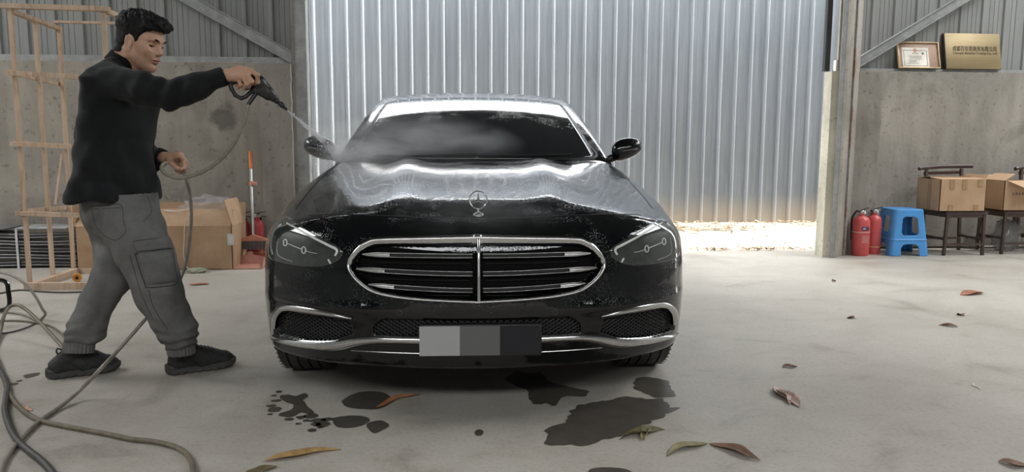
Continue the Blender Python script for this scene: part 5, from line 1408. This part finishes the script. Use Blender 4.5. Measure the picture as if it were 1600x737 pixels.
# ------------------------------------------------------------------ blue stool
M_BLUEPL = pmat('blue_plastic', (.075, .30, .66), .4, 0, .06, 10)
def stool_sdf(X, Y, Z):
    w = .150+.050*(1-Z/.46); rr_ = .045
    qx, qy = np.abs(X)-w+rr_, np.abs(Y)-w+rr_
    o = np.sqrt(np.maximum(qx, 0)**2+np.maximum(qy, 0)**2)+np.minimum(np.maximum(qx, qy), 0)-rr_
    shell = np.maximum(o, -(o+.011))
    def hole(s, z0, z1, hw, r, taper=.0):
        h = (z1-z0)/2; a = np.abs(s)-hw-taper*(z1-Z)+r; b_ = np.abs(Z-(z0+z1)/2)-h+r
        return np.sqrt(np.maximum(a, 0)**2+np.maximum(b_, 0)**2)+np.minimum(np.maximum(a, b_), 0)-r
    for s, n in ((X, Y), (Y, X)):
        side = np.abs(n) > np.abs(s)*.6
        shell = np.where(side, smax(shell, -hole(s, .205, .385, .072, .035, .08), .006), shell)
        shell = np.where(side, smax(shell, -hole(s, -.2, .115, .088, .05, .04), .006), shell)
    top_ = np.maximum(np.maximum(o, Z-.46), .444-Z); 
    d = np.minimum(shell, top_)
    rib = np.maximum(np.abs(np.abs(o+.004)-.0)-.010, np.abs(Z-.16)-.004)
    return smax(np.minimum(d, rib), np.maximum(Z-.46, -Z), .006)
v, f = surface_nets(stool_sdf, (-.215, -.215, -.012), (.215, .215, .472), .0055)
q = G(1413, 399); stl = mesh_obj('plastic_stool', v, f, M_BLUEPL); stl.location = (q.x+.03, q.y+.14, 0); stl.rotation_euler = (0, 0, R(-2)); tag(stl, 'blue moulded plastic stool beside the fire extinguishers', 'stool')

# ------------------------------------------------------------------ dark chairs with cartons
M_DARKW = pmat('dark_brown_lacquer', (.050, .026, .022), .35, 0, .3, 8, coat=.3); M_DLEG = pmat('brown_metal_leg', (.075, .050, .042), .45, .2, .25, 12)
def chair(org, label, rz=0.0, back=True):
    c = empty('dark_chair', org, rz, label, 'chair')
    mb = MB(); mb.box((.21, .20, .425), (.44, .41, .03), bev=.008); mb.build('seat', M_DARKW, c)
    for (x, y) in ((.02, .02), (.40, .02), (.40, .38), (.02, .38)):
        mb = MB(); h = .85 if (y > .2 and back) else .41; mb.bar((x+(-.012 if x < .2 else .012), y, 0), (x, y+(.03 if h > .5 else 0), h), .028, .028, up=(0, 1, 0), bev=.003); mb.build('leg', M_DLEG, c)
    for (a, b_) in (((.02, .02, .11), (.40, .02, .11)), ((.02, .38, .13), (.40, .38, .13)), ((.02, .02, .16), (.02, .38, .16)), ((.40, .02, .16), (.40, .38, .16))):
        mb = MB(); mb.bar(a, b_, .018, .022); mb.build('stretcher', M_DLEG, c)
    mb = MB(); mb.bar((.02, .02, .395), (.40, .02, .395), .015, .035); mb.bar((.02, .38, .395), (.40, .38, .395), .015, .035); mb.bar((.02, .02, .395), (.02, .38, .395), .015, .035); mb.bar((.40, .02, .395), (.40, .38, .395), .015, .035); mb.build('apron', M_DARKW, c)
    if back:
        mb = MB(); mb.tube(spline([(-.07, .395, .845), (.0, .405, .855), (.21, .425, .868), (.44, .42, .872), (.52, .415, .872)], 4), .019, 10); mb.build('top_rail', M_DARKW, c)
        mb = MB(); mb.bar((.0, .415, .80), (.42, .42, .81), .018, .03); mb.build('back_slat', M_DARKW, c)
    return c
q1 = G(1470, 397.5); chair(Vector((q1.x-.02, q1.y-.02-.06, 0)), 'dark brown chair under the larger cardboard box')
q2 = G(1537, 391.5); chair(Vector((q2.x-.0, q1.y-.02, 0)), 'dark brown chair under the smaller box with open flaps', 0, False)
chair(Vector((q2.x+.50, q1.y-.0, 0)), 'dark chair cut off by the photo\'s edge beyond the smaller box', .12)
BW = .475
bq = Vector((q1.x-.115, q1.y-.09, .441)); b2 = carton('cardboard_box', bq, BW, .37, .315, 'larger taped cardboard box sitting on a dark chair')
flap(b2, (0, 0, .315), (BW, 0, .315), (0, .19, .012)); flap(b2, (0, .37, .315), (BW, .37, .315), (0, -.18, .022)); flap(b2, (BW, .02, .315), (BW, .35, .315), (.035, .0, .045))
for x in (.12, .25, .41):
    mb = MB(); mb.box((x, -.003, .268 if x < .4 else .28), (.05, .003, .10 if x < .4 else .07)); mb.build('tape_strip', M_TAPE, b2, smooth=False)
for x in (.12, .38):
    mb = MB(); mb.box((x, -.003, .035), (.05, .003, .06)); mb.build('tape_strip', M_TAPE, b2, smooth=False)
mb = MB(); mb.box((-.003, .17, .16), (.003, .05, .31)); mb.build('tape_strip', M_TAPE, b2, smooth=False)
b3o = Vector((q2.x-.035, q1.y-.03, .441)); b3 = carton('cardboard_box', b3o, .27, .30, .30, 'smaller cardboard box with its flaps sprung open')
flap(b3, (.02, 0, .30), (.27, 0, .30), (.10, -.13, -.075)); flap(b3, (0, .30, .30), (.27, .30, .30), (0, .06, .045)); flap(b3, (0, .0, .30), (0, .30, .30), (.11, 0, .065)); flap(b3, (.27, 0, .30), (.27, .30, .30), (.06, 0, -.02))
M_INK = pmat('grey_ink', (.16, .13, .11), .7)
for (x, w, h) in ((.10, .022, .03), (.132, .022, .034), (.165, .022, .03), (.198, .02, .034)):
    mb = MB(); mb.box((x, -.0015, .165), (w, .002, h*.28)); mb.box((x, -.0015, .165+h*.4), (w*.8, .002, h*.22)); mb.box((x-w*.3, -.0015, .168), (.004, .002, h)); mb.build('printed_mark', M_INK, b3, smooth=False)
# things under the chairs
tin = empty('round_tin', Vector((*G(1536, 386).xy, 0))+Vector((-.06, .10, 0)), 0, 'small patterned metal tin on the floor under the chairs', 'tin')
mb = MB(); mb.lathe([(0, 0), (.075, 0), (.075, .13), (.070, .135), (0, .135)], n=28); mb.build('tin_body', pmat('patterned_tin', (.30, .29, .27), .35, .4, .5, 60), tin)
mb = MB(); mb.lathe([(.077, .105), (.079, .11), (.079, .135), (.0, .140)], n=28); mb.build('lid', M_POLE, tin)
blob('plastic_sack', (.13, .10, .17), Vector((q2.x+.22, q1.y+.22, .15)), .22, 2.4, glassy('cloudy_film', (.30, .30, .30), .55), 7.7, 'cloudy plastic sack standing under the chair of the smaller box', 'sack')
# right-edge basket on the third chair
mb = MB(); bk = Vector((q2.x+.56, q1.y+.05, .441))
bsk = empty('stacked_tray', bk, 0, 'dark red-brown tray piled on the chair at the photo\'s edge', 'tray')
for i in range(3):
    mb = MB(); mb.box((.16, .15, .05+.10*i), (.36-.02*i, .30, .012), bev=.003); mb.box((.16, .0, .075+.10*i), (.36-.02*i, .012, .06)); mb.box((-.02+.01*i, .15, .075+.10*i), (.012, .30, .06)); mb.box((.34-.01*i, .15, .075+.10*i), (.012, .30, .06)); mb.box((.16, .30, .075+.10*i), (.36-.02*i, .012, .06)); mb.box((0.02, .02, .02+.10*i), (.02, .02, .07)); mb.box((.30, .28, .02+.10*i), (.02, .02, .07)); mb.build('tray_tier', M_DARKW, bsk, smooth=False)

# ------------------------------------------------------------------ plaque and certificate on the ledge
def text_mesh(name, body, size, mat, parent, loc, M, width=None, ext=.0006, off=.0):
    c = bpy.data.curves.new(name, 'FONT'); c.body = body; c.size = size; c.extrude = ext; c.offset = off; c.align_x = 'CENTER'; c.align_y = 'CENTER'
    o = bpy.data.objects.new(name, c); COL.objects.link(o); bpy.context.view_layer.update()
    if width and o.dimensions.x > 1e-4: k = width/o.dimensions.x
    else: k = 1
    me = bpy.data.meshes.new_from_object(o.evaluated_get(bpy.context.evaluated_depsgraph_get())); bpy.data.objects.remove(o); bpy.data.curves.remove(c)
    me.materials.clear(); me.materials.append(mat); me.name = name
    me.transform(Matrix.Translation(loc) @ M.to_4x4() @ Matrix.Diagonal((k, 1.0 if width else 1, 1, 1)))
    o = bpy.data.objects.new(name, me); COL.objects.link(o); o.parent = parent; return o
M_GOLD = pmat('brushed_brass', (.25, .19, .095), .45, .4, .12, 3, stretch=(1, 1, 6)); M_WOODF = pmat('pinkish_wood_frame', (.34, .22, .155), .5, 0, .15, 10); M_GILT = pmat('gilt_edge', (.50, .37, .20), .4, .3); M_PAPER = pmat('cream_paper', (.66, .63, .55), .7); M_TXT = pmat('dark_lettering', (.012, .009, .006), .6, spec=.2)
def leaning(name, pxl, pxr, pyt, pyb, lean, th, label, cat):
    yb = YR+.03; a = V(pxl, pyb, yb); c = V(pxr, pyb, yb); yt = yb+lean; zt = V(pxl, pyt, yt).z
    W = c.x-a.x; Hh = math.hypot(zt-RLEDGE-.036, lean)
    o = empty(name, (a.x, yb, RLEDGE+.036), 0, label, cat); o.rotation_euler = (-math.atan2(lean, zt-RLEDGE-.036), 0, 0); return o, W, Hh
XZ = Matrix(((1, 0, 0), (0, 0, -1), (0, 1, 0)))
pq, W, Hh = leaning('brass_plaque', 1479, 1565, 51.5, 113.5, .085, .03, 'brass company plaque with dark lettering leaning on the ledge', 'sign')
mb = MB(); mb.box((W/2, .012, Hh/2), (W, .024, Hh), bev=.004); mb.build('panel', M_GOLD, pq)
mb = MB(); mb.box((-.003, .02, Hh/2), (.006, .042, Hh)); mb.build('dark_edge', M_DARKW, pq, smooth=False)
text_mesh('lettering', '成都百安君商贸有限公司', .062, M_TXT, pq, (W*.53, -.0012, Hh*.555), XZ, W*.80)
text_mesh('lettering', 'Chengdu Baianjun Trading Co., Ltd', .032, M_TXT, pq, (W*.53, -.0012, Hh*.44), XZ, W*.80)
cq, W, Hh = leaning('framed_certificate', 1405, 1468, 66.5, 113.5, .075, .03, 'framed cream certificate leaning on the ledge beside the brass plaque', 'certificate')
mb = MB(); mb.box((W/2, .012, Hh/2), (W-.01, .02, Hh-.01), bev=.002); mb.build('backing_board', M_WOODF, cq)
for (a, b_) in (((0, 0, 0), (0, 0, Hh)), ((W, 0, 0), (W, 0, Hh)), ((0, 0, Hh), (W, 0, Hh)), ((0, 0, .004), (W, 0, .004))):
    mb = MB(); mb.bar(a, b_, .010, .03, up=(0, 1, 0), bev=.002); mb.build('frame_moulding', M_GILT, cq)
mb = MB(); mb.box((W*.42, -.0005, Hh*.43), (W*.66, .003, Hh*.76)); pp = mb.build('paper', M_PAPER, cq, smooth=False)
mb = MB(); w2, h2, cx, cz = W*.57, Hh*.60, W*.42, Hh*.40
mb.box((cx, -.003, cz+h2/2), (w2, .001, .004)); mb.box((cx, -.003, cz-h2/2), (w2, .001, .004)); mb.box((cx-w2/2, -.003, cz), (.004, .001, h2)); mb.box((cx+w2/2, -.003, cz), (.004, .001, h2)); mb.build('print_border', pmat('print_brown', (.22, .15, .09), .6), pp, smooth=False)
mb = MB(); mb.lathe([(0, 0), (.020, 0), (.020, .001), (0, .0012)], (cx, -.003, cz+h2*.50), 18, 'Y', Matrix.Scale(-1, 3, (0, 1, 0))); mb.build('emblem', pmat('red_brown_print', (.45, .20, .11), .6), pp)
mb = MB()
for k, (wf, z) in enumerate(((.34, .30), (.7, .12), (.62, .04), (.66, -.06), (.4, -.16), (.4, -.22), (.4, -.28), (.6, -.36))): mb.box((cx-(w2*.12 if k > 3 else 0), -.003, cz+h2*z), (w2*wf*.8, .001, .010 if k == 0 else .0045))
mb.build('print_lines', pmat('print_grey', (.36, .31, .24), .6), pp, smooth=False)
mb = MB(); mb.box((cx+w2*.33, -.003, cz+h2*.30), (.022, .001, .024)); mb.build('code_square', pmat('grey_square', (.12, .10, .08), .6), pp, smooth=False)

# ------------------------------------------------------------------ wet patches and leaves on the floor
M_WET = pmat('wet_concrete', (.080, .071, .058), .42, 0, .2, 12, .12, 60, spec=.4)
def puddle(pts, label, seed=0, name='wet_patch', spots=(), amp=.16):
    P = spline([G(*p).xy for p in pts], 14, True); c = P.mean(0); s = np.abs(P-c).max()
    n = np.arange(len(P)); d = P-c
    k = 1+amp*vnoise(P[:, 0]*16+seed, P[:, 1]*16, P[:, 0]*0+seed)+amp*.45*vnoise(P[:, 0]*38, P[:, 1]*38+seed, P[:, 0]*0)
    P = c+d*k[:, None]; v = [(x-c[0], y-c[1], .0016) for x, y in P]; f = [tuple(range(len(v)))]
    for (px, py, r) in spots:
        g = G(px, py); b0 = len(v); m = 14
        for i in range(m):
            a = 2*math.pi*i/m; q = r*(1+.3*float(vnoise(np.array(a*1.5), np.array(px*.7), np.array(seed+1.))))
            v.append((g.x+q*math.cos(a)-c[0], g.y+q*.9*math.sin(a)-c[1], .0016))
        f.append(tuple(range(b0, b0+m)))
    o = mesh_obj(name, v, f, M_WET, smooth=False); o.location = (c[0], c[1], 0)
    bm_ = bmesh.new(); bm_.from_mesh(o.data); bmesh.ops.triangulate(bm_, faces=bm_.faces); bmesh.ops.recalc_face_normals(bm_, faces=bm_.faces)
    if sum(q.normal.z for q in bm_.faces) < 0: bmesh.ops.reverse_faces(bm_, faces=bm_.faces)
    bm_.to_mesh(o.data); bm_.free(); return tag(o, label, 'puddle')
puddle([(857, 680), (868, 665), (880, 655), (895, 640), (925, 628), (960, 623), (1005, 621), (1040, 624), (1054, 633), (1048, 645), (1020, 658), (985, 672), (955, 682), (925, 692), (885, 696), (862, 690)], 'largest dark wet patch on the floor, by the yellow twisted leaf', 1)
puddle([(793, 595), (800, 586), (830, 580), (845, 582), (858, 595), (880, 602), (905, 607), (922, 612), (910, 618), (880, 620), (868, 631), (840, 632), (826, 622), (820, 608), (803, 602)], 'jagged wet patch with a tail under the bumper, beside the plate', 2)
puddle([(535, 629), (545, 617), (570, 611), (600, 614), (617, 624), (605, 634), (580, 640), (550, 637)], 'oval dark wet patch with an orange leaf at its edge', 3, amp=.06)
puddle([(440, 622), (447, 617), (463, 618), (478, 614), (482, 619), (473, 626), (481, 634), (488, 641), (486, 648), (471, 645), (458, 650), (441, 650), (437, 646), (455, 640), (458, 632), (446, 628)], 'splashed wet patch under the wheel with scattered spots', 4, spots=[(430, 640, .03), (424, 634, .02), (452, 655, .018), (470, 652, .02), (485, 650, .03), (497, 657, .03), (512, 655, .022), (505, 663, .03), (494, 663, .02), (488, 672, .018), (422, 647, .012), (436, 612, .016), (432, 626, .02), (428, 618, .014), (478, 657, .014), (466, 662, .012), (500, 668, .012)], amp=.16)
puddle([(518, 657), (530, 651), (550, 649), (573, 653), (572, 661), (555, 667), (530, 667)], 'small wet patch between the splashed patch and a rounder one', 5, amp=.1)
puddle([(572, 665), (580, 659), (597, 657), (607, 664), (598, 671), (584, 676)], 'small rounded wet patch, last of the row by the leaf', 6, amp=.1)
puddle([(988, 604), (1000, 592), (1025, 590), (1045, 596), (1050, 606), (1055, 618), (1030, 620), (1005, 613)], 'wet patch near the front tyre above the largest patch', 7)
puddle([(742, 675), (748, 671), (755, 674), (752, 680), (744, 680)], 'tiny round wet spot in the bare middle of the floor', 8, amp=.08)
puddle([(925, 733), (945, 730), (975, 733), (985, 742), (950, 748), (920, 742)], 'wet patch cut by the lower edge of the photo', 9)
puddle([(36, 587), (48, 584), (62, 582.5), (60, 586), (50, 589), (40, 591)], 'faint wet smear on the floor by the heel of the rear shoe', 10, spots=[(22, 600, .02), (30, 595, .015)], amp=.1)
def leaf(a, b_, w, col, label, curl=.012, seed=0, bend=.0, cat='leaf', name='dry_leaf', tw=.0):
    A = np.array(G(*a)); Bp = np.array(G(*b_)); d = Bp-A; Ln = np.linalg.norm(d); d /= Ln; s = np.array([-d[1], d[0], 0]); n = 18; m = 6; v = []; f = []
    for i in range(n+1):
        t = i/n; hw = w/2*(math.sin(math.pi*min(1, t*1.02))**.75)*(1-.35*t)+.0012
        cpt = A+d*Ln*t+s*(bend*math.sin(math.pi*t)+.006*math.sin(t*9+seed))
        for j in range(m+1):
            u = -1+2*j/m; ang = tw*(t-.5)
            z = .004+curl*(u*u)*math.sin(math.pi*t)+.012*abs(math.sin(2.2*t+seed))*curl*60*.01+.003*math.sin(5*t+seed)+u*hw*math.sin(ang)
            p = cpt+s*u*hw*math.cos(ang); v.append((p[0]-A[0], p[1]-A[1], max(.0022, z)))
    for i in range(n):
        for j in range(m): f.append((i*(m+1)+j, (i+1)*(m+1)+j, (i+1)*(m+1)+j+1, i*(m+1)+j+1))
    k = '_'.join(map(str, col)); mt = bpy.data.materials.get('leaf_'+k) or pmat('leaf_'+k, col, .6, 0, .3, 30, .3, 120)
    o = mesh_obj(name, v, f, mt); o.location = A; o.modifiers.new('thickness', 'SOLIDIFY').thickness = .0012
    return tag(o, label, cat)
TAN = (.40, .25, .10); BRN = (.16, .085, .05); OLV = (.13, .11, .05); RED = (.30, .10, .045); PNK = (.50, .37, .31)
leaf((413, 723), (533, 702), .055, TAN, 'long tan dry leaf on the bare floor below the splashed wet patch', .01, 1, .02)
leaf((385, 741), (432, 729), .06, OLV, 'olive leaf cut off by the photo\'s lower edge', .006, 2)
leaf((588, 637), (655, 617), .035, (.36, .16, .07), 'thin orange leaf lying across the oval wet patch', .012, 3, .02)
leaf((1110, 692), (1187, 721), .065, BRN, 'dark brown leaf joined at a point to a green twin', .012, 4, .01)
leaf((1108, 693), (1040, 712), .045, (.22, .19, .09), 'greenish leaf joined at a point to a dark brown twin', .012, 5, -.015)
leaf((968, 687), (1040, 672), .05, OLV, 'yellowish twisted leaf at the largest wet patch', .016, 6, .015, tw=2.0)
leaf((1008, 690), (1012, 664), .03, (.24, .20, .09), 'short yellowish leaf crossing the twisted one', .014, 7, .01, tw=1.0)
leaf((1210, 606), (1252, 637), .085, PNK, 'pale pinkish crumpled leaf alone on the open floor', .018, 8, .0, tw=.6)
leaf((1212, 608), (1236, 633), .05, (.44, .32, .27), 'pale pinkish shred folded against the crumpled leaf', .02, 9, .02)
leaf((1500, 461), (1536, 458), .10, RED, 'rust red leaf on the floor in front of the chairs', .02, 10)
leaf((1467, 507), (1497, 511), .05, BRN, 'thin dark leaf on the floor below the rust red leaf', .01, 11)
leaf((1222, 574), (1247, 573), .035, BRN, 'small brown leaf above the pale pinkish one', .008, 12)
leaf((1560, 723), (1612, 731), .05, BRN, 'dark brown leaf at the photo\'s lower corner', .01, 13)
leaf((1518, 600), (1533, 609), .012, (.55, .50, .42), 'short pale twig on the open floor', .002, 14, cat='twig', name='twig')
leaf((295, 445), (328, 444), .07, (.42, .19, .08), 'orange strip of leaf before the long cardboard box', .008, 15)
leaf((1324, 496), (1336, 498), .05, BRN, 'tiny brown curl of leaf in the middle of the open floor', .012, 16)
leaf((1497, 491), (1506, 494), .05, BRN, 'tiny dark leaf curl between the rust red and thin dark leaves', .012, 17)
leaf((1300, 440), (1306, 440), .05, BRN, 'tiny crumb of leaf near the door pier', .012, 18)
leaf((35, 637), (48, 643), .03, (.48, .26, .17), 'tiny orange scrap beside the crossing hoses', .005, 19, cat='scrap', name='scrap')
# leaf litter outside
rr = random.Random(11); v = []; f = []; mi = []
def litter(x, y, s):
    a = rr.random()*math.pi; L_ = s*(.6+.8*rr.random()); w = L_*.22; dx, dy = math.cos(a), math.sin(a); b0 = len(v); h = .02*rr.random()
    for (t, u, z) in ((-1, 0, h), (-.3, -1, h+.015), (-.3, 1, h+.02), (.4, -.8, h+.02), (.4, .8, h+.012), (1, 0, h+.03*rr.random())):
        v.append((x+dx*L_*t-dy*w*u, y+dy*L_*t+dx*w*u, z))
    f.extend([(b0, b0+1, b0+2), (b0+1, b0+3, b0+4, b0+2), (b0+3, b0+5, b0+4)]); k = rr.choice([0, 0, 1, 2]); mi.extend([k]*3)
for k in range(520): litter(rr.uniform(-2.5, 6.5), 10.35-abs(rr.gauss(0, .28)), .06)
for k in range(160): litter(rr.gauss(3.0, .5), 9.6+rr.gauss(0, .12), .07)
for k in range(110): litter(rr.gauss(3.05, .38), 7.60+abs(rr.gauss(0, .07)), .05)
for k in range(60): litter(rr.uniform(1.6, 4.2), rr.uniform(7.7, 10), .06)
lt = mesh_obj('leaf_litter', v, f, [pmat('straw_litter', (.46, .36, .22), .8, 0, .2), pmat('brown_litter', (.26, .15, .08), .8, 0, .2), pmat('pale_litter', (.56, .48, .35), .8, 0, .2)], midx=mi, smooth=False)
lt.location = (0, 0, -.012); tag(lt, 'dry leaf litter along the foot of the blue-grey wall', 'leaves', kind='stuff')
